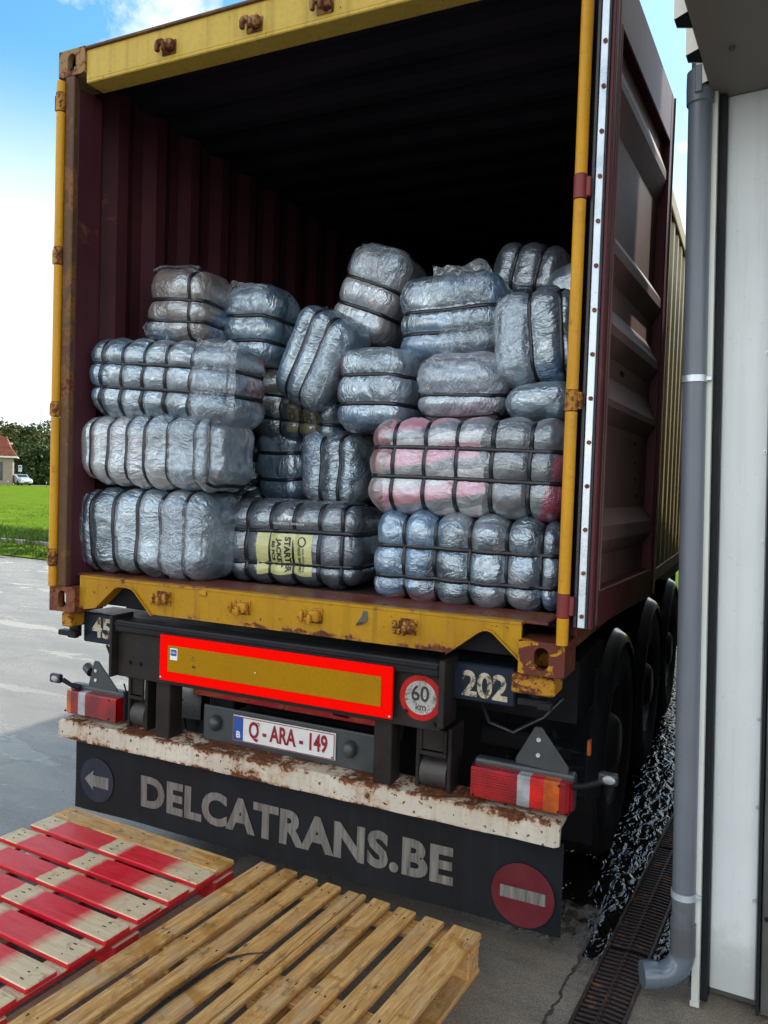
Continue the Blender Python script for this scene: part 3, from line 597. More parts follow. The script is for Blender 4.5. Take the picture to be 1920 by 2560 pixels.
def container():
    c = empty('shipping_container', (0, 0, 0), label='yellow and maroon shipping container with its rear doors open, loaded with bales', cat='shipping container')
    zb, zt = CZ, CZ+CH
    casting('corner_casting', CW-.162, 0, zb, 'casting_low', c, False); casting('corner_casting', 0, 0, zb, 'casting', c, True)
    casting('corner_casting', CW-.162, 0, zt-.118, 'casting_top', c, False); casting('corner_casting', 0, 0, zt-.118, 'casting_top', c, True)
    for x, mir in ((0, True), (CW-.162, False)):
        for z in (zb, zt-.118): casting('corner_casting', x, CLEN-.178, z, 'casting', c, mir)
    # sill with two notches
    zs0, zs1 = 1.163, 1.300
    poly = [(.162, zs1), (2.276, zs1), (2.276, 1.172), (2.262, 1.185), (2.172, 1.262), (2.155, 1.268), (2.138, 1.266), (2.118, 1.256), (1.998, zs0),
            (.602, zs0), (.505, 1.258), (.488, 1.270), (.462, 1.276), (.415, 1.276), (.388, 1.268), (.270, 1.166), (.162, 1.150)]
    sill = MB().prism(poly, 'y', .030, .042).box(.162, 2.276, .028, .075, 1.291, 1.3045, .003).build('rear_sill', 'yellow', c)
    # folded lips round the notches
    for pts in ([(1.998, zs0), (2.118, 1.256), (2.138, 1.266), (2.155, 1.268), (2.172, 1.262), (2.276, 1.172)], [(.602, zs0), (.505, 1.258), (.488, 1.270), (.462, 1.276), (.415, 1.276), (.388, 1.268), (.270, 1.166), (.2, 1.156)]):
        mb = MB()
        ring = []
        for (x, z) in pts: ring.append([(x, .018, z), (x, .018, z-.006), (x, .085, z-.006), (x, .085, z), (x, .018, z)])
        mb.sheet(ring); mb.build('notch_lip', 'yellow', sill)
    MB().box(.08, 2.36, .076, .30, 1.293, 1.3052, .002).build('sill_plate', 'maroon_floor', c)
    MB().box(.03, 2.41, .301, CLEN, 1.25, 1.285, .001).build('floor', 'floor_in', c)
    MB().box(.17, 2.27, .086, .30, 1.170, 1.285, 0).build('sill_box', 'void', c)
    # header
    MB().box(.162, 2.276, .012, .022, 3.572, 3.706, .002).box(.163, 2.275, .010, .115, 3.556, 3.573, .004).build('header', 'yellow_top', c)
    MB().box(.162, 2.276, .0, .12, 3.704, 3.718, .003).build('header_lip', 'post', c)
    MB().box(.163, 2.275, .024, .115, 3.575, 3.702, 0).build('header_box', 'maroon', c)
    # posts
    for sx in (0, 1):
        f = (lambda x: x) if not sx else (lambda x: CW-x)
        def bx(mb, a, b, *r, **k): return mb.box(min(f(a), f(b)), max(f(a), f(b)), *r, **k)
        bx(MB(), (.002 if sx else .045), (.034 if sx else .100), (.012 if sx else .0), .030, zb+.118, zt-.118, bev=.004).build('rear_post', 'post', c)
        bx(bx(MB(), .022, (.040 if sx else .098), .031, .175, zb+.118, 3.56, bev=.004), .010, .05, .176, .23, zb+.118, 3.56, bev=.003).build('post_lining', 'inner', c)
        # J-shaped hinge bar in segments and hinge lugs
        xr = .011 if sx else .024
        segs = [(3.53, 3.58), (2.826, 3.44), (2.112, 2.742), (1.423, 2.038), (1.247, 1.340)]
        for a, b_ in segs:
            mb = MB().cyl((f(xr), -.004, a), (f(xr), -.004, b_), .0205, 20); bx(mb, xr, xr+.015, -.002, .0115, a, b_, bev=.002)
            mb.build('hinge_bar', 'rod', c, smooth=True)
    # hinge lugs (knuckles)
        for k, (a, b_) in enumerate([(3.445, 3.528), (2.745, 2.823), (2.041, 2.110), (1.343, 1.421)]):
            mb = MB().cyl((f(xr), -.005, a), (f(xr), -.005, b_), .0225, 20); bx(mb, xr-.035, xr, -.012, .008, a+.006, b_-.006, bev=.003)
            mb.build('hinge_lug', ('dark_red' if (sx and k in (1, 3)) else 'yellow_rust'), c, smooth=True)
    # side walls: outer skin and lining
    pr = corr(None, CLEN-.30)
    for sx in (0, 1):
        f = (lambda x: x) if not sx else (lambda x: CW-x)
        MB().sheet([[(f(.014+.034*d), .19+s, z) for s, d in pr] for z in (1.27, 3.69)]).build('side_wall', 'yellow_side', c)
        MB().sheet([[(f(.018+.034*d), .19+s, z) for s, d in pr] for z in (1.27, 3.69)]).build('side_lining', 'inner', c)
        MB().box(min(f(.0), f(.013)), max(f(.0), f(.013)), .178, CLEN-.178, 1.206, 1.29, .004).build('bottom_rail', 'casting', c)  # rail coloured dark brown, the door's shadow put into the colour
        MB().box(min(f(.0), f(.013)), max(f(.0), f(.013)), .178, CLEN-.178, 3.60, 3.705, .004).build('top_rail', 'yellow_side', c)
    # roof, corrugated across
    MB().sheet([[(x, .115+s, 3.70-.02*d) for s, d in pr] for x in (.0, 2.438)]).build('roof', 'yellow_top', c)
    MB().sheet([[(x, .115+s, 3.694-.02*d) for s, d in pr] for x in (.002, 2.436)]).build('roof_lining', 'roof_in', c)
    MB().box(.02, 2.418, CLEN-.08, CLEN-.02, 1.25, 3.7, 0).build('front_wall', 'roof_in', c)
    # lock-rod keepers on sill and header
    def keeper(x, z, y, mat, flip=1):
        mb = MB()
        mb.box(x-.032, x+.044, y-.006, y+.001, z-.030*1, z+.030, .003)
        mb.box(x-.004, x+.040, y-.034, y-.004, z-.020, z+.024, .008, seg=2)
        mb.box(x-.044, x-.012, y-.030, y-.004, z-.020*flip-.010, z-.020*flip+.014, .006, seg=2)
        mb.box(x-.046, x-.028, y-.040, y-.018, z-.022, z+.016, .006, seg=2)
        mb.box(x-.004, x+.014, y-.048, y-.03, z-.030, z+.010, .006, seg=2)
        mb.cyl((x-.036, y-.030, z-.018), (x-.036, y-.030, z+.022), .008, 10)
        mb.build('lock_keeper', mat, c, smooth=True)
    for x in (.663, 1.082, 1.427, 1.835): keeper(x, 1.243, .029, 'yellow_rust')
    for x in (.638, 1.079, 1.407, 1.80): keeper(x, 3.615, .011, 'casting_top', -1)
    # torn tape scrap and oval inspection badge on the sill
    mb = MB(); mb.sheet([[(1.652, .0255, 1.285), (1.668, .0255, 1.283)], [(1.648, .024, 1.262), (1.670, .022, 1.258)], [(1.628, .022, 1.236), (1.668, .018, 1.243)], [(1.622, .025, 1.222), (1.645, .022, 1.230)]]); mb.build('tape_scrap', 'grey_plastic', c)
    MB().box(.86, .90, .0225, .029, 1.272, 1.296, .009, seg=3).build('inspection_badge', 'yellow_rust', c)
    # ---- doors folded back along the sides
    for sx in (0, 1):
        sg = 1 if sx else -1
        ox = 2.463 if sx else .004
        d = empty('door', (ox, .012 if sx else .075, 0), (0, 0, R_(-3.56)*sg)); d.parent = c
        def B(mb, a, b, *r, **k): return mb.box(min(a*sg, b*sg), max(a*sg, b*sg), *r, **k)
        z0, z1 = 1.305, 3.565; Wd = 1.135
        fr = MB(); B(fr, .008, .058, .012, .075, z0, z1, bev=.005); B(fr, .008, .056, Wd-.07, Wd, z0, z1, bev=.005)
        B(fr, .008, .056, .0755, Wd-.0705, 3.345, z1, bev=.004); B(fr, .008, .056, .0755, Wd-.0705, z0, 1.43, bev=.004); B(fr, .0, .010, .04, Wd-.02, z0+.02, z1-.02, bev=.0)
        fr.build('door_frame', 'maroon', d)
        e = MB(); B(e, .0565, .0595, .05, .074, z0+.01, z1-.01, bev=.001); B(e, .056, .062, .076, .085, 1.43, 3.345, bev=.002); B(e, .03, .062, Wd-.003, Wd+.006, z0, z1, bev=.002)
        e.build('door_edge', 'door_panel', d)
        # ribbed inner face: recessed flats with wedge ribs
        prof = [(3.345, .02), (3.285, .022), (3.20, .050), (3.165, .050), (3.066, .012), (2.703, .012), (2.640, .050), (2.60, .050), (2.534, .012), (2.44, .012), (2.36, .050), (2.325, .050), (2.267, .012), (2.194, .012),
                (2.10, .050), (2.075, .050), (2.021, .012), (1.712, .012), (1.652, .050), (1.60, .050), (1.54, .012), (1.43, .012)]
        mb = MB(); rows = []
        for z, x in prof:
            rib = x > .03; ya, yb = (.082, Wd-.10) if rib else (.082, Wd-.075)
            rows.append([(sg*.012, .078, z), (sg*x, ya, z), (sg*x, yb, z), (sg*.010, Wd-.072, z)])
        mb.sheet(rows); mb.build('door_panel', 'door_panel', d)
        for y, z, r in ((.50, 2.235, .022), (.80, 1.98, .013), (.82, 1.90, .012), (.83, 1.83, .012), (.86, 1.76, .012)): MB().ball((sg*.013, y, z), r, (.15, 1.6, .5)).build('rust_patch', 'void', d, smooth=True)
        # gasket and aluminium strip along the hinge edge, bolts
        gk = MB(); B(gk, -.006, .010, -.004, .03, z0, z1, bev=.004); B(gk, .0365, .044, -.008, .011, z0, z1, bev=.003); B(gk, .044, .058, -.003, .011, z0, z1, bev=.003, mi=1)
        gk.build('door_gasket', ['gasket', 'maroon'], d)
        al = MB(); B(al, .0115, .036, -.008, .004, z0+.005, z1-.005, bev=.0015); al.build('gasket_strip', 'alu', d)
        z = z0+.045
        while z < z1: MB().cyl((sg*.026, -.0085, z), (sg*.026, -.013, z), .0075, 10).build('strip_bolt', 'casting', d); z += .1465
    return c
container()

# ------------------------------------------------------------------ trailer
def trailer():
    t = empty('semi_trailer', (0, 0, 0), label='black container chassis trailer with rusty white bumper and lettered mudflap', cat='trailer')
    # main rails and cross members
    MB().box(.72, .86, .30, 12, .70, 1.10, .006).box(1.58, 1.72, .30, 12, .70, 1.10, .006).build('chassis_rail', 'steel', t)
    MB().box(.11, 2.24, .105, .30, .975, 1.118, .006).build('rear_bolster', 'blue_steel', t)
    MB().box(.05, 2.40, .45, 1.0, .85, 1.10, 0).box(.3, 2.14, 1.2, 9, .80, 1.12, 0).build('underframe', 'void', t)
    cm = MB().box(.395, 1.980, .012, .104, 1.066, 1.124, .010, seg=2).box(.40, 1.975, .004, .06, 1.098, 1.112, .004)
    cm.build('cross_member', 'steel', t)
    MB().box(.395, 1.980, .040, .060, .86, 1.066, .003).build('sign_carrier', 'steel_b', t)
    MB().box(.378, .394, .0, .14, .860, 1.140, .003).build('end_bracket', 'steel_b', t); MB().box(1.982, 2.006, .0, .14, .885, 1.135, .003).build('end_bracket', 'steel_b', t)
    for x0, x1 in ((.592, .672), (1.691, 1.768)):
        MB().box(x0, x1, .075, .165, .597, .862, .004).build('bumper_post', 'steel_b', t)
    # twistlock boxes
    for x0, x1, s in ((.045, .108, 1), (2.246, 2.40, -1)):
        MB().box(x0, x1, .03, .16, 1.052, 1.118, .006).build('twistlock_box', 'yellow_rust', t)
        xm = (x0+x1)/2
        MB().cyl((xm, .09, 1.05), (xm, .09, 1.0), .028, 16).box(xm-.055, xm+.055, .03, .075, 1.008, 1.034, .006).box(xm+.02, xm+.07, .02, .05, 1.005, 1.03, .004).build('twistlock_handle', 'steel', t)
    for x0, x1 in ((.02, .41), (.412, 2.02), (2.022, 2.42)): MB().box(x0, x1, .80, .812, .22, 1.0, .003).build('blackout_sheet', 'void', t)  # added dark sheets that block the bright ground behind the bumper
    # stencilled numbers
    flat_text('stencil_number', '202', .128, lambda u, v: (2.125+u, .1035, 1.036+v+u*-.02), 'stencil', t, bold=.004, xs=.92)
    flat_text('stencil_number', '45', .128, lambda u, v: (.232+u, .1035, 1.045+v+u*-.02), 'stencil', t, bold=.004, xs=.95)
    # reflective plate
    sg = MB().box(.676, 1.799, -.002, .010, .889, 1.088, .003).build('warning_board', 'red_refl', t)
    MB().box(.724, 1.752, -.0045, -.0025, .932, 1.046, .0005).build('amber_field', 'amber_refl', sg)
    MB().box(.738, .778, -.0065, -.005, .985, 1.036, .0003).build('sticker', 'white', sg)
    MB().box(.742, .774, -.0080, -.0068, 1.004, 1.031, .0003).build('sticker_blue', 'blue', sg)
    flat_text('sticker_year', '2026', .013, lambda u, v: (.758+u, -.0090, 1.018+v), 'white', sg)
    flat_text('small_print', 'E', .012, lambda u, v: (.862+u, -.0054, 1.008+v), 'ink', sg, bold=.0004)
    flat_text('small_print', 'ECE 70', .007, lambda u, v: (.862+u, -.0054, .996+v), 'ink', sg)
    MB().prism([(.855, .968), (.866, .976), (.866, .971), (.877, .971), (.877, .965), (.866, .965), (.866, .960)], 'y', -.0060, -.0052).build('small_mark', 'ink', sg)
    rv = MB()
    for x, z in ((1.180, .985), (.684, .902), (1.790, .900)): rv.ball((x, -.003, z), .0045, (1, .6, 1))
    rv.build('rivet', 'alu', sg, smooth=True)
    # 60 km disc
    s6 = disc('speed_disc', (1.898, .0385, .978), .086, 'worn_red', t); disc('disc_face', (1.898, .0375, .978), .064, 'disc60', s6)
    flat_text('disc_number', '60', .082, lambda u, v: (1.896+u, .0365, .991+v), 'ink', s6, bold=.0012, xs=.92)
    flat_text('disc_number', 'km', .040, lambda u, v: (1.900+u, .0365, .943+v), 'ink', s6, bold=.0004, xs=.9)
    # red pipe and hidden axle clutter behind
    MB().box(.70, 1.66, .20, .235, .782, .838, .004).build('rear_crossbar', 'red_bar', t)
    MB().cyl((.9, .4, .7), (1.6, .45, .68), .03, 12).build('air_pipe', 'void', t); MB().box(2.0, 2.3, .45, .52, .70, .78, .01).build('valve_block', 'void', t)
    for k, (x, z) in enumerate(((.36, .80), (.42, .77), (1.50, .88), (1.515, .88))):
        MB().tube([(x, .12, z), (x+.01, .13, z-.05), (x+.06+.02*k, .2, z-.09), (x+.16, .28, z-.05)] if k < 2 else [(x, .05, z), (x+.002, .09, z-.04), (x-.006, .2, z-.08)], .004, 8).build('cable', 'steel', t, smooth=True)
    MB().tube([(1.05, .2, .86), (1.3, .22, .862), (1.46, .2, .85), (1.62, .2, .84)], .005, 8).build('cable', 'steel', t, smooth=True)
    for x, z in ((.47, .93), (.53, .93), (1.84, .92), (1.955, .885)): MB().cyl((x, .040, z), (x, .030, z), .009, 6).build('bolt', 'steel', t)
    MB().tube([(2.05, .3, .93), (2.10, .26, .86), (2.2, .25, .84), (2.3, .3, .9), (2.36, .36, .97)], .008, 8).build('air_hose', 'gasket', t, smooth=True)
    MB().tube([(.12, .25, .93), (.2, .22, .85), (.3, .22, .80), (.36, .25, .83)], .007, 8).build('air_hose', 'gasket', t, smooth=True)
    # number plate panel, lamps, plate
    pn = MB().box(.806, 1.668, .146, .160, .606, .765, .010, seg=2).build('plate_panel', 'grey_plastic', t)
    pl = MB().box(.974, 1.488, .136, .1455, .632, .746, .006, seg=2).build('number_plate', 'plate', t)
    rim = MB()
    for a in ((.978, 1.484, .7395, .7425), (.978, 1.484, .6355, .6385), (.978, .981, .6385, .7395), (1.481, 1.484, .6385, .7395)): rim.box(a[0], a[1], .1342, .1358, a[2], a[3], 0)
    rim.build('plate_border', 'plate_red', pl)
    MB().box(.982, 1.030, .1345, .1357, .639, .739, 0).build('plate_band', 'blue', pl)
    flat_text('plate_country', 'B', .040, lambda u, v: (1.006+u, .1335, .662+v), 'white', pl, bold=.001)
    flat_text('plate_letters', 'Q - ARA - 149', .098, lambda u, v: (1.256+u, .1340, .690+v), 'plate_red', pl, bold=.0028, xs=.665)
    disc('plate_seal', (1.108, .1340, .722), .008, 'plate_red', pl, r0=.005)
    bo = MB()
    for x in (.99, 1.475): bo.ball((x, .134, .645), .004, (1, .5, 1))
    bo.build('plate_screw', 'steel', pl, smooth=True)
    for x in (.880, 1.555):
        MB().ball((x, .136, .693), .036, (.82, .85, 1.0), u=24, v=14).box(x-.02, x+.02, .13, .15, .668, .718, .004).build('plate_lamp', 'grey_plastic', t, smooth=True)
    # buffer rollers in brackets
    for x0, x1, zc in ((.420, .500, .665), (1.878, 1.985, .668)):
        r = .062; xm = (x0+x1)/2
        MB().cyl((x0, .16, zc), (x1, .16, zc), r, 28).build('buffer_roller', 'cork', t, smooth=True)
        br = MB().box(x0-.018, x0-.003, .10, .20, zc-.055, .86, .004).box(x1+.003, x1+.020, .10, .24, zc-.06, .86, .004)
        br.box(x0, x1, .098, .108, .765, .85, .003).box(x0-.004, x1+.004, .088, .100, .745, .762, .004).box(x0-.004, x0+.010, .088, .100, .7625, .85, .004).box(x1-.010, x1+.004, .088, .100, .7625, .85, .004)
        br.build('roller_bracket', 'steel_b', t)
    # bumper (folded beam), slightly inclined
    def incl(x): return .010*(x-.05)/2.4
    prof = [(.050, .511), (.050, .588), (.058, .597), (.20, .605), (.205, .600), (.205, .585), (.075, .580), (.066, .511)]
    mb = MB(); rows = []; xs_ = [.020, .034, .06] + [.06+i*.0583 for i in range(1, 41)] + [2.415, 2.434]
    for i, x in enumerate(xs_):
        sq = .82 if i == 0 or i == len(xs_)-1 else 1
        rows.append([(x, y, (z-.55)*sq+.55+incl(x)+.0012*math.sin(x*23)) for y, z in prof+[prof[0]]])
    mb.sheet(rows)
    for x, rw in ((xs_[0], rows[0]), (xs_[-1], rows[-1])): mb.bm.faces.new([mb.bm.verts.new(p) for p in rw[:-1]])
    mb.build('bumper', 'bumper', t)
    # mudflap
    def fy(x, z):
        i = (x-.085)/.0589; k = (.512+.0002*i-z)/.02875
        return .100+(.0025*math.sin(i*.7+k*.3)+.005*math.sin(i*.21))*max(0, k)/12
    mb = MB(); rows = []
    for k in range(25):
        z = .512-.345*k/24; rows.append([(.085+i*(2.441-.085)/80, fy(.085+i*(2.441-.085)/80, z+.004*(i/40)), z+.004*(i/40)) for i in range(81)])
    mb.sheet(rows)
    mf = mb.build('mudflap', 'rubber', t, smooth=True)
    V, F = text_mesh('DELCATRANS.BE', .190, .0085, xs=1.0, space=1.07); w0 = max(v[0] for v in V)-min(v[0] for v in V); kx = 1.535/w0
    me = bpy.data.meshes.new('flap_lettering'); me.from_pydata([(1.257+u*kx, fy(1.257+u*kx, .322+v)-.0022, .322+v+.0072*(u*kx)) for u, v in V], [], F); me.materials.append(M['letters'])
    o = bpy.data.objects.new('flap_lettering', me); COL.objects.link(o); o.parent = mf
    dd = disc('blue_disc', (.225, .0965, .322), .105, 'dull_blue', mf)
    ar = [(.148, .318), (.205, .365), (.200, .342), (.300, .345), (.300, .288), (.200, .290), (.205, .270)]
    MB().prism(ar, 'y', .0950, .0960).build('arrow', 'letters', dd)
    nd = disc('red_disc', (2.300, .0935, .300), .117, 'dull_red', mf)
    MB().box(2.216, 2.384, .0918, .0928, .280, .324, 0).build('white_bar', 'letters', nd)
    # tail lights
    def lights(x0, x1, z0, z1, right, tilt=0):
        root = MB().box(x0-.004, x1+.002, .125, .175, z0-.004, z1+.020, .012, seg=2).build('tail_light', 'grey_plastic', t)
        L_ = x1-x0
        segs = [(0, .245, 'lens_red'), (.2452, .475, 'lens_red'), (.4752, .60, 'lens_clear'), (.6002, .735, 'lens_hot'), (.7352, .885, 'lens_orange'), (.8852, 1.0, 'lens_red')] if right else \
               [(0, .16, 'lens_orange'), (.1602, .30, 'lens_red'), (.3002, .43, 'lens_clear'), (.4302, 1.0, 'lens_red')]
        n = len(segs)
        for i, (a, b, m) in enumerate(segs):
            mb = MB(); xa, xb = x0+L_*a, x0+L_*b; st = 4
            rows = []
            for k in range(st+1):
                x = xa+(xb-xa)*k/st; q = (x-x0)/L_
                e = max(0, q-.90)/.10 if right else max(0, .10-q)/.10
                yf = .078+.035*e*e; ins = .006*e*e
                rows.append([(x, .126, z0+ins), (x, yf+.006, z0+ins), (x, yf, z0+.006+ins), (x, yf, z1-.006-ins), (x, yf+.006, z1-ins), (x, .126, z1-ins)])
            mb.sheet(rows)
            if i in (0, n-1):
                rw = rows[0] if i == 0 else rows[-1]; mb.bm.faces.new([mb.bm.verts.new(p) for p in rw])
            mb.build('lens', m, root)
        sc = MB()
        for q in ((.03, .09), (.91, .09), (.91, .91)) if right else ((.06, .1), (.9, .1), (.9, .9)): sc.cyl((x0+L_*q[0]*.97, .080, z0+(z1-z0)*q[1]), (x0+L_*q[0]*.97, .0755, z0+(z1-z0)*q[1]), .005, 10)
        sc.build('lens_screw', 'steel', root)
    lights(2.093, 2.463, .628, .742, True); lights(.012, .352, .622, .734, False)
    MB().box(2.06, 2.44, .176, .26, .60, .73, .01).build('lamp_bracket', 'steel', t); MB().box(.03, .36, .176, .26, .60, .72, .01).build('lamp_bracket', 'steel', t)
    for xa, xb, xt, zb_, zt_ in ((.125, .305, .150+.02, .745, .880), (2.245, 2.440, 2.325, .765, .912)):
        tri = MB().prism([(xa, zb_), (xb, zb_-.01), (xb, zb_+.015), (xt+.012, zt_), (xt-.012, zt_), (xa, zb_+.02)], 'y', .130, .142, bev=.003).build('triangle_reflector', 'grey_plastic', t)
        sc = MB(); xm = xt
        for z in (zt_-.045, zb_+.045): sc.cyl((xm+.004, .130, z), (xm+.004, .124, z), .008, 12)
        sc.build('reflector_screw', 'alu', tri)
    # marker lamps on rubber stalks
    for s, pts, lx in ((1, [(2.455, .12, .722), (2.50, .10, .738), (2.56, .09, .768)], (2.585, .085, .785)), (-1, [(.08, .12, .742), (.04, .10, .755), (-.0, .09, .775)], (-.045, .085, .778))):
        st = MB().tube(pts, [.014, .010, .012], 10).build('marker_stalk', 'rubber', t, smooth=True)
        MB().box(lx[0]-.034, lx[0]+.034, .075, .105, lx[2]-.022, lx[2]+.022, .010, seg=3).build('marker_lamp', 'gasket', st)
        MB().ball((lx[0]+.004, .076, lx[2]), .017, (1.3, .5, .9)).build('marker_lens', 'lens_clear', st, smooth=True)
    MB().cyl((.085, .16, .835), (.135, .14, .82), .024, 14).build('amber_marker', 'gasket', t, smooth=True); MB().ball((.082, .16, .836), .017).build('amber_lens', 'lens_orange', t, smooth=True)
    MB().box(2.47, 2.483, .30, .33, .78, .84, .004).build('side_marker', 'lens_orange', t)
    # wheels and mudguards
    for side in (1, 0):
        xo = 2.445 if side else -.007; sg = -1 if side else 1
        for yc in (1.30, 2.62, 3.94):
            w = empty('wheel', (xo, yc, .535)); w.parent = t
            R0 = .528
            prof = [(.29, .30), (.40, .31), (.50, .295), (R0, .26), (R0, .20), (R0-.008, .195), (R0-.008, .185), (R0, .18), (R0, .12), (R0-.008, .115), (R0-.008, .105), (R0, .10), (R0, .05), (.505, .015), (.45, .0), (.36, .005), (.29, .02)]
            MB().lathe([(r, sg*h) for r, h in prof], (0, 0, 0), 'x', 64).build('tyre', 'tyre', w, smooth=True)
            MB().lathe([(.29, sg*.02), (.275, sg*.03), (.265, sg*.10), (.18, sg*.12), (.15, sg*.06), (.13, sg*.02), (.10, sg*.0), (.001, sg*.0)], (0, 0, 0), 'x', 40).build('rim', 'rim', w, smooth=True)
            nb = MB()
            for k in range(10):
                a = k*2*math.pi/10; nb.cyl((sg*.115, .2*math.cos(a), .2*math.sin(a)), (sg*.08, .2*math.cos(a), .2*math.sin(a)), .014, 6)
            nb.build('wheel_nut', 'steel', w)
            # mudguard
            rows = []
            for k in range(33):
                a = math.pi*(1.02-1.04*k/32); ca, sa = math.cos(a), math.sin(a); row = []
                for x, r in ((0.345, .560), (.34, .575), (.20, .590), (.06, .590), (.045, .600), (.030, .590), (.005, .574), (-.006, .555), (-.010, .535), (-.004, .533), (.0, .550), (.012, .566), (.20, .578), (.335, .563)):
                    row.append((xo+sg*x, yc+r*ca, .50+r*sa))
                rows.append(row)
            MB().sheet(rows).build('mudguard', 'fender', t, smooth=True)
    for yc in (1.30, 2.62, 3.94): MB().cyl((.3, yc, .535), (2.14, yc, .535), .07, 16).build('axle', 'steel', t)
    # front part of the chassis: landing legs so it stands
    for x in (.45, 1.9): MB().box(x, x+.12, 9, 9.12, 0.02, .9, .01).build('landing_leg', 'steel', t)
trailer()

# ------------------------------------------------------------------ bales
def hash3(ix, iy, iz, seed):
    n = (ix.astype(np.int64)*374761393 + iy.astype(np.int64)*668265263 + iz.astype(np.int64)*1274126177 + seed*974711) & 0xffffffff
    n = ((n ^ (n >> 13)) * 1103515245) & 0xffffffff; n = n ^ (n >> 16)
    return (n & 0xffff)/65535.0*2-1
def vnoise(P, seed=0):
    i = np.floor(P).astype(np.int64); f = P-i; u = f*f*(3-2*f); o = 0
    for dx in (0, 1):
        for dy in (0, 1):
            for dz in (0, 1):
                w = (u[:, 0] if dx else 1-u[:, 0])*(u[:, 1] if dy else 1-u[:, 1])*(u[:, 2] if dz else 1-u[:, 2])
                o = o + w*hash3(i[:, 0]+dx, i[:, 1]+dy, i[:, 2]+dz, seed)
    return o
def scallop(x, h, straps, endp=.5):
    """0 at a strap, 1 mid-way between two; towards the ends it rises and stays"""
    b = np.ones_like(x)
    if not straps: return b
    s = sorted(straps)
    b = np.where(x < s[0], np.clip((s[0]-x)/.075, 0, 1), b); b = np.where(x > s[-1], np.clip((x-s[-1])/.075, 0, 1), b)
    for a, c in zip(s[:-1], s[1:]):
        t = np.clip((x-a)/(c-a), 0, 1); b = np.where((x >= a) & (x <= c), 1-np.abs(2*t-1), b)
    return 1-(1-b)**2.0
class Bale:
    def __init__(s, L, D, H, sx=(), sz=(), seed=1, r=.105, amp=.023, ampz=.018, lump=.015, wr=.0042, taper=.02):
        s.h = np.array([L/2, D/2, H/2]); s.sx = list(sx); s.sz = list(sz); s.seed = seed; s.r = min(r, .95*min(s.h)); s.amp = amp; s.ampz = ampz; s.lump = lump; s.wr = wr; s.taper = taper
    def surf(s, P, wrinkle=True, off=0):
        P = np.asarray(P, float); inner = np.clip(P, -(s.h-s.r), s.h-s.r); v = P-inner
        n = v/np.maximum(1e-9, np.linalg.norm(v, axis=1))[:, None]; Q = inner+n*s.r
        x = Q[:, 0]; z = Q[:, 2]
        bx = scallop(x, s.h[0], s.sx); bz = scallop(z, s.h[2], s.sz)
        d = -s.amp*(1-bx)*(1-n[:, 0]**2) - s.ampz*(1-bz)*(1-n[:, 2]**2)
        # ends pulled in
        e = np.clip((np.abs(P[:, 0])/s.h[0]-.72)/.28, 0, 1)**2
        Q = Q*np.stack([np.ones_like(e), 1-s.taper*e, 1-s.taper*e], 1)
        d = d + s.lump*vnoise(P*4.3+7.7, s.seed) + s.lump*.5*vnoise(P*9.1, s.seed+3)
        if wrinkle:
            dx = np.min([np.abs(x-a) for a in s.sx], axis=0) if s.sx else np.full_like(x, 9.)
            dz = np.min([np.abs(z-a) for a in s.sz], axis=0) if s.sz else np.full_like(x, 9.)
            w = (1-np.abs(vnoise(P*[11, 44, 44], s.seed+5)))*np.exp(-(dx/.05)) + (1-np.abs(vnoise(P*[44, 44, 11], s.seed+6)))*np.exp(-(dz/.05))
            g = (.5-np.abs(vnoise(P*14+3*vnoise(P*6, s.seed+8)[:, None], s.seed+9)))*1.3
            k = 1-.85*np.exp(-(np.minimum(dx, dz)/.012)**2); d = d + s.wr*k*(w*1.4+g)
        return Q+n*(d+off)[:, None], n
def np_mesh(name, V, F, mat, parent, smooth=True, **k):
    me = bpy.data.meshes.new(name); me.from_pydata([tuple(p) for p in V.tolist()], [], F); me.materials.append(M[mat]); me.update()
    if smooth: me.polygons.foreach_set('use_smooth', [True]*len(me.polygons))
    o = bpy.data.objects.new(name, me); COL.objects.link(o); o.parent = parent; return tag(o, **k)
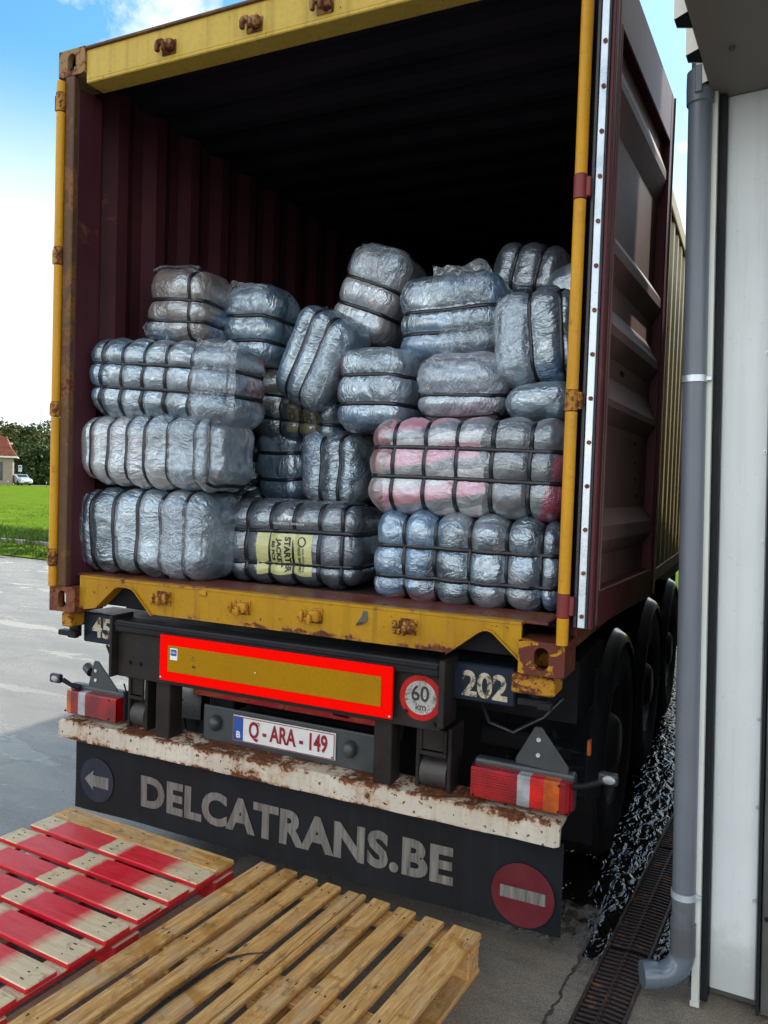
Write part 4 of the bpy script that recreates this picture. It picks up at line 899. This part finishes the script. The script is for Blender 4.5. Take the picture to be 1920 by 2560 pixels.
def make_bale(label, mat, cx, cy, cz, L, D, H, rz=0, ry=0, rx=0, sx=(), sz=(), sy=(), step=.0125, film=(), sw=.0185, **kw):
    root = empty('clothing_bale', (cx, cy, cz), (R_(rx), R_(ry), R_(rz)), label=label, cat='bale', group='strapped bales of used clothing in the container')
    b = Bale(L*.985, D, H*.985, sx, sz, **kw); root_i = len(BALES); BALES.append(root)
    VV = []; FF = []; nv = 0
    for ax in range(3):
        a1, a2 = [i for i in range(3) if i != ax]; n1 = max(4, int(2*b.h[a1]/step)); n2 = max(4, int(2*b.h[a2]/step))
        for sg in (-1, 1):
            g1, g2 = np.meshgrid(np.linspace(-b.h[a1], b.h[a1], n1+1), np.linspace(-b.h[a2], b.h[a2], n2+1), indexing='ij')
            P = np.zeros((g1.size, 3)); P[:, a1] = g1.ravel(); P[:, a2] = g2.ravel(); P[:, ax] = sg*b.h[ax]
            VV.append(b.surf(P)[0])
            i, j = np.meshgrid(np.arange(n1), np.arange(n2), indexing='ij'); q = (i*(n2+1)+j).ravel()+nv
            f = np.stack([q, q+n2+1, q+n2+2, q+1], 1)
            flip = (sg > 0) == (ax == 1)
            if flip: f = f[:, ::-1]
            FF += f.tolist(); nv += P.shape[0]
    V = np.concatenate(VV); key = {}; idx = np.zeros(len(V), int); rk = np.round(V, 5); U, inv = np.unique(rk, axis=0, return_inverse=True); inv = inv.ravel()
    FF = [[inv[i] for i in f] for f in FF]; FF = [f for f in FF if len(set(f)) == 4]
    np_mesh('plastic_wrap', U, FF, mat, root)['gather'] = .4 if (len(sx) and len(sz)) else (1.0 if len(sz) else 0.0)
    # straps: thin bands following the squeezed surface
    def ring(axis, pos, w):
        o1, o2 = [i for i in range(3) if i != axis]; h1, h2 = b.h[o1], b.h[o2]; per = []
        n = 26
        for t in np.linspace(-1, 1, n, endpoint=False): per.append((h1*t, -h2))
        for t in np.linspace(-1, 1, n, endpoint=False): per.append((h1, h2*t))
        for t in np.linspace(1, -1, n, endpoint=False): per.append((h1*t, h2))
        for t in np.linspace(1, -1, n, endpoint=False): per.append((-h1, h2*t))
        per = np.array(per); cols = []
        wob = .004*np.sin(np.linspace(0, 2*np.pi, len(per), endpoint=False)+b.seed)+.003*np.sin(3*np.linspace(0, 2*np.pi, len(per), endpoint=False)+b.seed*2)
        for dw, off in ((-w/2, -.008), (-w/2, .0075), (0, .0085), (w/2, .0075), (w/2, -.008)):
            P = np.zeros((len(per), 3)); P[:, axis] = pos+wob; P[:, o1] = per[:, 0]; P[:, o2] = per[:, 1]
            q, nn = b.surf(P, False, off); q[:, axis] += dw; cols.append(q)
        m = len(per); V = np.concatenate(cols); F = []
        for c in range(4):
            for k in range(m): F.append([c*m+k, c*m+(k+1) % m, (c+1)*m+(k+1) % m, (c+1)*m+k])
        np_mesh('strap', V, F, 'strap', root)
    for p in sx: ring(0, p, sw)
    for p in sz: ring(2, p, sw)
    for p in sy: ring(1, p, sw)
    # loose flaps of film: (face, u0,u1,v0,v1, lift)
    for k, (face, u0, u1, v0, v1, lift) in enumerate(film):
        n1 = n2 = 34; g1, g2 = np.meshgrid(np.linspace(0, 1, n1), np.linspace(0, 1, n2), indexing='ij'); g1 = g1.ravel(); g2 = g2.ravel()
        rng = b.seed*7+k; e1 = vnoise(np.stack([g2*5, g2*0, g2*0+rng], 1), 3)*.07; e2 = vnoise(np.stack([g1*5, g1*0+9, g1*0+rng], 1), 4)*.07
        uu = u0+(u1-u0)*(g1*(1+e1)); vv = v0+(v1-v0)*(g2*(1+e2)); P = np.zeros((g1.size, 3))
        if face == 'f': P[:, 0] = uu; P[:, 1] = -b.h[1]; P[:, 2] = vv
        elif face == 'r': P[:, 0] = b.h[0]; P[:, 1] = uu; P[:, 2] = vv
        elif face == 't': P[:, 0] = uu; P[:, 1] = vv; P[:, 2] = b.h[2]
        over = np.maximum(0, np.abs(P)-b.h)*np.array([1, 1, 1]); Pc = np.clip(P, -b.h, b.h)
        q, nn = b.surf(Pc, True); q = q+over
        crease = .6*np.abs(vnoise(np.stack([g1*3.5+rng, g2*2.5, g1*0], 1)+vnoise(np.stack([g1*3, g2*3, g1*0+rng], 1), 2)[:, None]*1.5, 5))
        edge = np.minimum.reduce([g1, 1-g1, g2, 1-g2])
        q = q+nn*(.007+lift*(.25+1.2*crease*(1-edge)))[:, None]
        F = [[i*n2+j, (i+1)*n2+j, (i+1)*n2+j+1, i*n2+j+1] for i in range(n1-1) for j in range(n2-1)]
        np_mesh('loose_film', q, F, 'film', root)
    return root, b
BALES = []
def dressing(root, b, kind):
    """printed label film and lettering laid on the bale's front face"""
    def on(u, v, off): 
        q, n = b.surf(np.array([[u, -b.h[1], v]]), False, off); return tuple(q[0])
    def patch(name, u0, u1, v0, v1, mat, off=.0062):
        nu, nv_ = 24, 30; g = [(u0+(u1-u0)*i/nu, v0+(v1-v0)*j/nv_) for i in range(nu+1) for j in range(nv_+1)]
        P = np.array([[u, -b.h[1], v] for u, v in g]); q, n = b.surf(P, False, off)
        F = [[i*(nv_+1)+j, (i+1)*(nv_+1)+j, (i+1)*(nv_+1)+j+1, i*(nv_+1)+j+1] for i in range(nu) for j in range(nv_)]
        return np_mesh(name, q, F, mat, root)
    def txt(s_, size, u, v, mat, rot, par, bold=.0, xs=1, off=.0085):
        V, F = text_mesh(s_, size, bold, xs=xs); c, s2 = math.cos(rot), math.sin(rot)
        P = np.array([[u+a*c-bb*s2, -b.h[1], v+a*s2+bb*c] for a, bb in V]); q, n = b.surf(P, False, off)
        me = bpy.data.meshes.new('printing'); me.from_pydata([tuple(p) for p in q], [], F); me.materials.append(M[mat])
        o = bpy.data.objects.new('printing', me); COL.objects.link(o); o.parent = par
    if kind == 'starter':
        p = patch('label_film', -.150, .130, -.150, .046, 'tape')
        txt('STARTER', .034, .005, -.050, 'ink', R_(-90), p, .0013, 1.2); txt('JACKET', .032, -.033, -.044, 'ink', R_(-90), p, .0012, 1.2); txt('50 PCS', .026, -.066, -.034, 'ink', R_(-90), p, .0010, 1.2)
        txt('GDD EXPORT', .019, .068, -.070, 'ink', R_(-90), p, .0007, 1.0); txt('FRIPE WHOLESALE', .013, .089, -.070, 'ink', R_(-90), p, .0002, 1.0)
        V = [(0.080+.023*math.cos(a), .012+.024*math.sin(a)) for a in [2*math.pi*i/28 for i in range(28)]]
        P = np.array([[u, -b.h[1], v] for u, v in V]); qq, n = b.surf(P, False, .0072)
        np_mesh('round_seal', qq, [list(range(28))[::-1]], 'cork', p)
        txt('AUTHENTIC COLLECTION', .014, .010, .094, 'white', R_(180), root, .0002, 1.0)
        V = [(-.018, .135), (.025, .130), (.010, .108), (.004, .120), (-.004, .109)]
        P = np.array([[u, -b.h[1], v] for u, v in V]); qq, n = b.surf(P, False, .0065)
        np_mesh('white_mark', qq, [list(range(5))[::-1]], 'white', root)
    if kind == 'pant':
        p = patch('label_film', -.01, .17, -.14, .05, 'tape_dim')
        txt('0 PCS', .042, .015, -.03, 'ink', R_(-90), p, .0014); txt('PANT', .042, .068, -.03, 'ink', R_(-90), p, .0014); txt('PRO', .040, .112, -.045, 'ink', R_(-90), p, .001)

def strapsx(L, n, e=.16): return [(-L/2+L*e)+(L*(1-2*e))*i/(n-1) for i in range(n)] if n > 1 else [0]
Bk = make_bale
# bottom row
Bk('grey bale with five upright straps only, lowest at the left, on the container floor', 'bale', .410, .300, 1.511, .755, .40, .425, rz=3, sx=strapsx(.755, 5, .15), seed=11, film=[('f', .13, .36, -.19, .17, .012), ('f', -.38, -.30, -.16, .20, .008)], step=.008)
r_, b_ = Bk('dark jacket bale with a yellow printed label, at the middle of the floor', 'bale_dark', 1.056, .590, 1.487, .72, .42, .41, rz=3, sx=[-.216, -.09, .03, .16, .28], sz=[-.095, .055], seed=12, wr=.0024, step=.008, lump=.007)
dressing(r_, b_, 'starter')
Bk('silver grey bale with one deep waist, lowest at the right, on the sill', 'bale', 1.954, .460, 1.480, .83, .44, .395, rz=2, sx=[-.25, -.115, .03, .18, .32], sz=[-.085, .040], seed=13, step=.008, amp=.04)
# second row
Bk('pale grey bale with seven upright straps, second from the floor at the left', 'bale_pale', .455, .270, 1.896, .82, .38, .345, rz=3, ry=1, sx=[-.31, -.21, -.10, .01, .14, .29, .36], seed=21, film=[('f', .16, .44, -.15, .13, .014)], step=.008)
Bk('bale of pink, white and grey striped clothes beside the yellow hinge bar', 'bale_pink', 1.945, .460, 1.850, .86, .44, .41, rz=2, ry=.5, sx=[-.30, -.165, -.03, .115, .265], sz=[-.045, .075], seed=22, wr=.003, step=.008, lump=.008)
Bk('blue grey bale seen end-on above the dark jacket bale, with two level straps', 'bale_blue', .785, .870, 1.861, .30, .36, .41, sz=[-.075, .06], seed=23)
Bk('shiny blue grey bale with two upright straps, left of the striped bale', 'bale', 1.139, .820, 1.845, .35, .42, .38, rz=-3, sx=[-.035, .07], seed=24, film=[('f', -.17, -.06, -.16, .18, .010)])
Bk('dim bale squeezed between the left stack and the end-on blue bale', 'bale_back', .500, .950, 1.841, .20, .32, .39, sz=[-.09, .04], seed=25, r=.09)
# third row
Bk('tilted grey bale with two level straps, third up at the left wall', 'bale', .498, .290, 2.214, .83, .38, .385, rz=4, ry=4, sx=[-.31, -.19, -.07, .05, .19], sz=[-.045, .065], seed=31, film=[('f', .20, .44, -.18, .21, .016), ('t', .19, .42, -.2, .1, .02)], step=.008)
r_, b_ = Bk('shaded cream and navy bale with printed label, in the gap under the leaning bale', 'bale_cream', .902, .840, 2.150, .56, .40, .37, rz=0, ry=6, sx=[-.06, .05, .15], sz=[-.075, .04], seed=32, lump=.006)
dressing(r_, b_, 'pant')
Bk('shiny bale leaning right with two slanting straps, at the middle of the pile', 'bale_blue', 1.060, .670, 2.363, .335, .34, .49, ry=24, sx=[-.045, .045], seed=33, film=[('f', .06, .17, -.22, .12, .012)], wr=.005)
Bk('silver blue bale with two level straps, above the left end of the striped bale', 'bale', 1.388, .700, 2.213, .38, .40, .40, rz=2, sz=[-.075, .055], seed=34, film=[('f', -.05, .17, .08, .20, .012)], wr=.005)
Bk('pale lilac bale with a wide crumpled top, above the middle of the striped bale', 'bale_lilac', 1.833, .670, 2.195, .40, .42, .30, rz=1, sz=[-.135, -.03], seed=35, film=[('f', -.18, .19, -.03, .14, .018)], wr=.005)
Bk('small flat silver bale above the right end of the striped bale', 'bale', 2.206, .575, 2.120, .29, .36, .16, rz=-2, ry=-2, seed=36, r=.075)
# fourth row
Bk('big silver bale with two upright straps, behind the hinge bar at the right', 'bale', 2.150, .690, 2.405, .37, .42, .41, ry=-6, sx=[-.01, .12], seed=41, film=[('f', -.18, -.03, -.16, .18, .012)], wr=.005)
Bk('wide silver bale with two level straps and torn film, upper right of the pile', 'bale', 1.694, .885, 2.545, .52, .45, .41, ry=-2, sz=[-.065, .035], seed=42, film=[('f', -.06, .22, .06, .24, .028), ('f', -.02, .25, -.20, -.02, .030)], wr=.0055)
Bk('bale tipped to the right, highest in the middle, with two slanting straps', 'bale_pale', 1.232, .940, 2.717, .34, .38, .48, ry=22, sz=[-.085, .045], seed=43, film=[('f', -.15, .16, .05, .24, .012)], wr=.005)
Bk('dusky bale with two slanting straps at the very top, in the far right corner', 'bale_dark', 1.966, 1.180, 2.826, .38, .36, .28, ry=12, sx=[-.06, .06], seed=44, wr=.005)
Bk('tan and blue bale with crossing straps and a rounded top, highest at the left', 'bale_tan', .414, .470, 2.612, .37, .34, .385, rz=3, ry=3, sz=[-.085, .015], sx=[.10], seed=45, film=[('f', -.19, .0, -.19, -.09, .02), ('t', -.17, .1, -.17, .0, .02)])
Bk('blue grey bale with a square film top, second from the left of the top row', 'bale_blue', .687, .690, 2.545, .32, .34, .41, rz=2, ry=2, sz=[-.085, .035], seed=46, film=[('f', -.15, .14, .05, .22, .016)])
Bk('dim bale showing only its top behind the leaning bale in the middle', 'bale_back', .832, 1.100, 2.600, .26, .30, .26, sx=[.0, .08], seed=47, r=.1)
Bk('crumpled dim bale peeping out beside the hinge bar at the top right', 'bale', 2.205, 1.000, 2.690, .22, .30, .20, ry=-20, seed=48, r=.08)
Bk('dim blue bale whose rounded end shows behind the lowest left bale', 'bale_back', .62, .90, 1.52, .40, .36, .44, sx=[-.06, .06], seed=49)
# barely seen bales carrying the upper rows
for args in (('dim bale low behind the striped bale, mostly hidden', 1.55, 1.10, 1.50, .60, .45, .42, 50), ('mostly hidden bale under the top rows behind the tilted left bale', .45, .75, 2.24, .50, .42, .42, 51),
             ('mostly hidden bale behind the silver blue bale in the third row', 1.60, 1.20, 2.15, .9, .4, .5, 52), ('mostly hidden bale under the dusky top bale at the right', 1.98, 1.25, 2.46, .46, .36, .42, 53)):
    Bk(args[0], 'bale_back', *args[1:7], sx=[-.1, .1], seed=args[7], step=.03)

# ------------------------------------------------------------------ pallets
def pallet_wood():
    import random as rd; g = rd.Random(3)
    p = empty('wooden_pallet', (2.166, .045, 0), (0, 0, R_(-4.2)), label='bare wooden pallet of nine long slats, in front of the lettered mudflap', cat='pallet')
    # local: x from -1.01 (left) to 0, y from 0 to -1.2
    xs_ = [(-1.012, -.912), (-.885, -.812), (-.768, -.678), (-.645, -.556), (-.520, -.452), (-.392, -.296), (-.262, -.176), (-.140, -.052+.0), (.0-.02, .10-.02)]
    W = 1.012; n = 9; widths = [.080, .072, .068, .074, .080, .076, .076, .080, .112]; gap = (W-sum(widths))/(n-1); x = -W
    for i, w in enumerate(widths):
        y1 = g.uniform(-.006, .006); y0 = -1.2+g.uniform(-.008, .008); tw = R_(g.uniform(-.35, .35))
        b = MB()
        T = Matrix.Translation((x+w/2, -.6, 0)) @ Matrix.Rotation(tw, 4, 'Z') @ Matrix.Rotation(R_(90), 4, 'Z')
        z = g.uniform(0, .003)
        if i == 4:
            b.box(y0+.6, y1+.6, -w/2, -.017, .122+z, .144+z, .003); b.box(y0+.6, y1+.594, -.013, w/2, .121+z, .1435+z, .003)
        else: b.box(y0+.6, y1+.6, -w/2, w/2, .122+z, .144+z, .0035)
        for yy in (-1.14, -.6, -.06):
            for k in (-.25, .22): b.cyl((yy+.6+g.uniform(-.012, .012), w*k, .143+z), (yy+.6, w*k, .1450+z), .0024, 8, mi=1)
        o = b.build('slat', ['wood', 'nail'], p); o.matrix_local = T
        x += w+gap
    def part(nm, a):
        x0, x1, y0, y1, z0, z1 = a; long_x = (x1-x0) >= (y1-y0); T = Matrix.Translation(((x0+x1)/2, (y0+y1)/2, 0)) @ (Matrix.Identity(4) if long_x else Matrix.Rotation(R_(90), 4, 'Z'))
        hx, hy = ((x1-x0)/2, (y1-y0)/2) if long_x else ((y1-y0)/2, (x1-x0)/2)
        o = MB().box(-hx, hx, -hy, hy, z0, z1, .003).build(nm, 'wood', p); o.matrix_local = T
    for y in (-.108, -.65, -1.19): part('cross_board', (-1.012, .0, y, y+.10, .1005, .1215))
    for y in (-.104, -.645, -1.185):
        for xx in (-1.01, -.56, -.10): part('block', (xx, xx+.098, y, y+.092, .0225, .100))
    for xx in (-1.012, -.56, -.102): part('bottom_board', (xx, xx+.102, -1.2, .0, .001, .022))
pallet_wood()
def pallet_red():
    import random as rd; g = rd.Random(9)
    p = empty('red_pallet', (.042, .125, 0), (0, 0, R_(-3.3)), label='red painted pallet with cream unpainted stripes, at the lower left corner', cat='pallet')
    # local x 0..1.015, y from 0 to -1.2
    y = 0
    ws = [.118, .118, .118, .118, .118, .118, .118, .118]; gap = (1.2-sum(ws))/(len(ws)-1)
    for i, w in enumerate(ws):
        z = g.uniform(0, .002)
        bb = MB().box(.0, 1.015, -w/2, w/2, .124+z, .146+z, .0035)
        for xx in (.06, .505, .95):
            for k in (-.27, .02, .25): bb.cyl((xx+g.uniform(-.018, .018), w*k, .145+z), (xx, w*k, .1470+z), .0024, 8, mi=1)
        o = bb.build('slat', ['wood' if i == 0 else 'wood_red', 'nail'], p, label='bare weathered slat' if i == 0 else None)
        o.location = (g.uniform(-.004, .004), y-w/2, 0)
        y -= w+gap if i else w+.004
    for xx in (.01, .455, .905): MB().box(xx, xx+.10, -1.2, -.001, .1015, .1235, .003).build('stringer_board', 'wood_red', p)
    for xx in (.0, .455, .915):
        for yy in (-.125, -.66, -1.2): MB().box(xx, xx+.099, yy, yy+.12, .0225, .101, .003).build('block', 'wood_red', p)
        MB().box(xx, xx+.10, -1.2, -.001, .001, .022, .003).build('bottom_board', 'wood_red', p)
pallet_red()
tag(MB().tube([(1.56, -.42, .150), (1.50, -.47, .154), (1.462, -.53, .156), (1.445, -.60, .154), (1.432, -.70, .154), (1.42, -.80, .154), (1.415, -.95, .154)], [.0015, .003, .006, .008, .009, .008, .007], 8).build('packing_strap', 'strap', smooth=True), 'loose black packing strap lying across the bare wooden pallet', 'strap')

# ------------------------------------------------------------------ far left background
def verge():
    g = np.random.RandomState(4)
    kb = empty('kerb', (0, 0, 0), label='old concrete kerb stones half buried in weeds along the yard', cat='kerb')
    for i in range(9):
        x0 = -19+i*1.02*1.25; MB().box(x0, x0+1.2, -.09, .09, 0, .16, .01, T=Matrix.Translation((0, 10.32-(0)*.0, 0)) @ Matrix.Rotation(R_(-1.5), 4, 'Z')).build('kerb_stone', 'kerb', kb)
    V = []; F = []
    def tuft(x, y, h, n, sp):
        for _ in range(n):
            a = g.rand()*6.28; r = g.rand()*sp; bx, by = x+math.cos(a)*r, y+math.sin(a)*r; w = .012+.012*g.rand(); hh = h*(.5+.8*g.rand()); l = (g.rand(2)-.5)*hh*1.2; k = len(V)
            V.extend([(bx-w, by, .02), (bx+w, by, .02), (bx+w*.7+l[0]*.4, by+l[1]*.4, .02+hh*.6), (bx-w*.7+l[0]*.4, by+l[1]*.4, .02+hh*.6), (bx+l[0], by+l[1], .02+hh)])
            F.append((k, k+1, k+2, k+3)); F.append((k+3, k+2, k+4))
    for _ in range(420): tuft(-18+g.rand()*10, 9.0+g.rand()*1.15, .10, 14, .2)
    for _ in range(520): tuft(-20+g.rand()*12, 10.55+g.rand()*2.6, .24, 16, .25)
    for _ in range(800): tuft(-40+g.rand()*24, 13+g.rand()*14, .14, 10, .35)
    me = bpy.data.meshes.new('verge_weeds'); me.from_pydata(V, [], F); me.materials.append(M['blade']); o = bpy.data.objects.new('verge_weeds', me); COL.objects.link(o)
    tag(o, 'tangled green weeds and long grass beside the kerb', 'weeds', kind='stuff')
verge()
def dirv(px, py, D):   # a point D metres ahead of the photographer, for far scenery
    return (Vector((3.0025, -2.663, 1.772)) + fw*D + r2*((px-960)/1958*D) + u2*((1280-py)/1958*D))
def house():
    a = dirv(31, 1210, 105); th = math.atan2(fw.y, fw.x)-math.pi/2
    th = math.atan2(a.y+2.663, a.x-3.0025)-math.pi/2-R_(1.5)
    h = empty('brick_house', (a.x, a.y, .1), (0, 0, th), label='brick house with a red tiled roof beyond the meadow', cat='house')
    MB().box(-9, 0, 0, 8, 0, 3.75, .02).build('wall', 'brick', h)
    MB().box(-5.4, -1.2, -.03, .02, .6, 3.1, .01).build('window', 'glass', h)
    MB().prism([(-9.5, 3.85), (.55, 3.85), (-.35, 5.2), (-.75, 6.3), (-2.2, 6.9), (-6.8, 6.9), (-8.6, 5.0)], 'y', -.5, 8.5).build('roof', 'tile', h)
    MB().box(-9.55, .62, -.6, -.48, 3.66, 3.86, .02).box(.45, .62, -.48, 8.5, 3.66, 3.86, .02).build('gutter', 'white', h)
    MB().box(-.8, -.1, 2, 2.4, 5.5, 5.75, .02).build('vent', 'white', h)
house()
def car():
    a = dirv(66, 1212, 105); th = math.atan2(fw.y, fw.x)-math.pi/2
    th = math.atan2(a.y+2.663, a.x-3.0025)-math.pi/2
    c = empty('parked_car', (a.x, a.y, .13), (0, 0, th+R_(24)), label='silver hatchback parked by the hedge beyond the meadow', cat='car')
    MB().prism([(-.1, .28), (4.0, .28), (4.05, .55), (3.95, .85), (3.5, .95), (3.0, 1.42), (1.6, 1.50), (.95, 1.05), (.1, .88), (-.12, .6)], 'y', -.84, .84, T=Matrix.Rotation(R_(90), 4, 'Z'), bev=.08).build('body', 'carpaint', c, smooth=True)
    MB().prism([(1.08, 1.08), (1.62, 1.44), (1.50, 1.44), (.98, 1.08)], 'y', -.66, .66, T=Matrix.Rotation(R_(90), 4, 'Z')).build('windscreen', 'glass', c)
    for s in (-1, 1):
        MB().box(s*.55-.16, s*.55+.16, -.14, -.02, .62, .76, .02).build('headlight', 'white', c)
        for y in (.75, 3.2): MB().cyl((s*.70, y, .32), (s*.86, y, .32), .32, 20).build('wheel', 'tyre', c)
    MB().box(-.35, .35, -.15, -.09, .38, .5, .01).build('grille', 'ink', c)
car()
def sign_and_posts():
    a = dirv(50, 1213, 100); th = math.atan2(fw.y, fw.x)-math.pi/2
    s = empty('road_sign', (a.x, a.y, .1), (0, 0, th), label='blue and white rectangular road sign on a thin pole by the parked car', cat='road sign')
    MB().cyl((0, 0, 0), (0, 0, 2.6), .035, 10).build('pole', 'rail', s)
    b = MB().box(-.22, .22, -.06, -.03, 1.85, 2.65, .01).build('panel', 'white', s); MB().box(-.16, .16, -.066, -.061, 2.12, 2.56, .005).build('blue_field', 'blue', b)
    MB().prism([(-.09, 2.2), (.09, 2.2), (0, 2.46)], 'y', -.072, -.068).build('white_symbol', 'white', b)
    MB().box(-.12, .12, -.066, -.061, 1.93, 1.99, .002).build('lower_bar', 'ink', b)
    for px, lab in ((116, 'thin white marker post at the meadow edge, right of the parked car'), (20, 'thin white marker post in front of the brick house')):
        a = dirv(px, 1214, 96); p = empty('marker_post', (a.x, a.y, .1), label=lab, cat='post', group='marker posts along the far meadow edge')
        MB().cyl((0, 0, 0), (0, 0, .55), .05, 10).build('post', 'rail', p); MB().cyl((0, 0, .551), (0, 0, .68), .052, 10).build('cap', 'white', p)
    a = dirv(66, 1165, 118); MB().box(-1, 1.3, 0, 3, 0, .25, .05).build('x', 'white').name = 'flat_shed_roof'
    o = bpy.data.objects['flat_shed_roof']; o.location = (a.x, a.y, 0); 
    o.data.transform(Matrix.Translation((0, 0, a.z-.1))); o.rotation_euler = (0, 0, th)
    tag(o, 'white edge of a flat roof among the trees behind the road sign', 'roof')
    w = MB().box(-.9, 1.2, .1, 2.9, 0, a.z-.1, .02).build('shed_wall', 'black'); w.parent = o
sign_and_posts()
def tree(px, D, H, Rr, mat, label, seed, n=9500, bare=False, base=.15):
    g = np.random.RandomState(seed); a = dirv(px, 1213, D)
    t = empty('broadleaf_tree' if not bare else 'bare_tree', (a.x, a.y, .1), label=label, cat='tree', group=None if bare else 'trees beyond the meadow')
    tr = MB().tube([(0, 0, 0), (.1, 0, H*.3), (0, .1, H*.6), (.1, 0, H*.98)], [.35, .25, .15, .03] if not bare else [.12, .10, .07, .02], 10)
    for k in range(14 if not bare else 9):
        z = H*(.25+.7*g.rand()) if not bare else H*(.6+.38*g.rand()); an = g.rand()*6.28; l = Rr*(.5+.4*g.rand())*(1.1-z/H*.6)
        tr.tube([(0, 0, z), (math.cos(an)*l*.5, math.sin(an)*l*.5, z+l*.3), (math.cos(an)*l, math.sin(an)*l, z+l*.75)], [.10, .06, .015] if not bare else [.04, .025, .01], 6)
    tr.build('trunk', 'bark', t)
    if bare: return
    # clumps of leaves
    C = []
    for _ in range(46):
        d = g.randn(3); d /= np.linalg.norm(d); r = g.rand()**.4; C.append((d[0]*r*Rr, d[1]*r*Rr, H*(.5+base*.0)+d[2]*r*H*.5, Rr*(.22+.22*g.rand())))
    for _ in range(14): an = g.rand()*6.28; C.append((math.cos(an)*Rr*.8*g.rand(), math.sin(an)*Rr*.8, H*.15*g.rand()+.5, Rr*.3))
    C = np.array(C); idx = g.randint(0, len(C), n); d = g.randn(n, 3); d /= np.linalg.norm(d, axis=1)[:, None]; P = C[idx, :3]+d*(C[idx, 3]*(.6+.5*g.rand(n)))[:, None]
    P[:, 2] = np.maximum(P[:, 2], .1); u = g.randn(n, 3); u /= np.linalg.norm(u, axis=1)[:, None]; v = np.cross(u, g.randn(n, 3)); v /= np.linalg.norm(v, axis=1)[:, None]
    s = (.12+.20*g.rand(n))[:, None]; V = np.concatenate([P-u*s, P+v*s*.7, P+u*s, P-v*s*.7]); F = [[i, i+n, i+2*n, i+3*n] for i in range(n)]
    np_mesh('crown', V, F, mat, t, smooth=False)
tree(-25, 128, 9.0, 5.5, 'leaf2', 'dense dark tree behind the brick house roof', 1)
tree(30, 126, 9.0, 4.0, 'leaf2', 'olive tree directly right of the house roof', 2)
tree(78, 130, 9.4, 4.6, 'leaf', 'tallest green tree, between the road sign and the container', 3)
tree(128, 124, 8.8, 4.6, 'leaf2', 'olive green tree partly hidden behind the container edge', 4)
tree(108, 116, 5.6, 3.6, 'leaf', 'low bushy tree behind the silver car', 5, 7000)
tree(62, 122, 6.2, 3.2, 'leaf', 'dark bush between the car and the taller trees', 6, 7000)
tree(40, 124, 5.2, 3.2, 'leaf', 'dark bush beside the brick house wall', 7, 7000)
tree(98, 140, 13.4, 2.2, 'leaf', 'thin bare tree rising above the tree line', 8, bare=True)
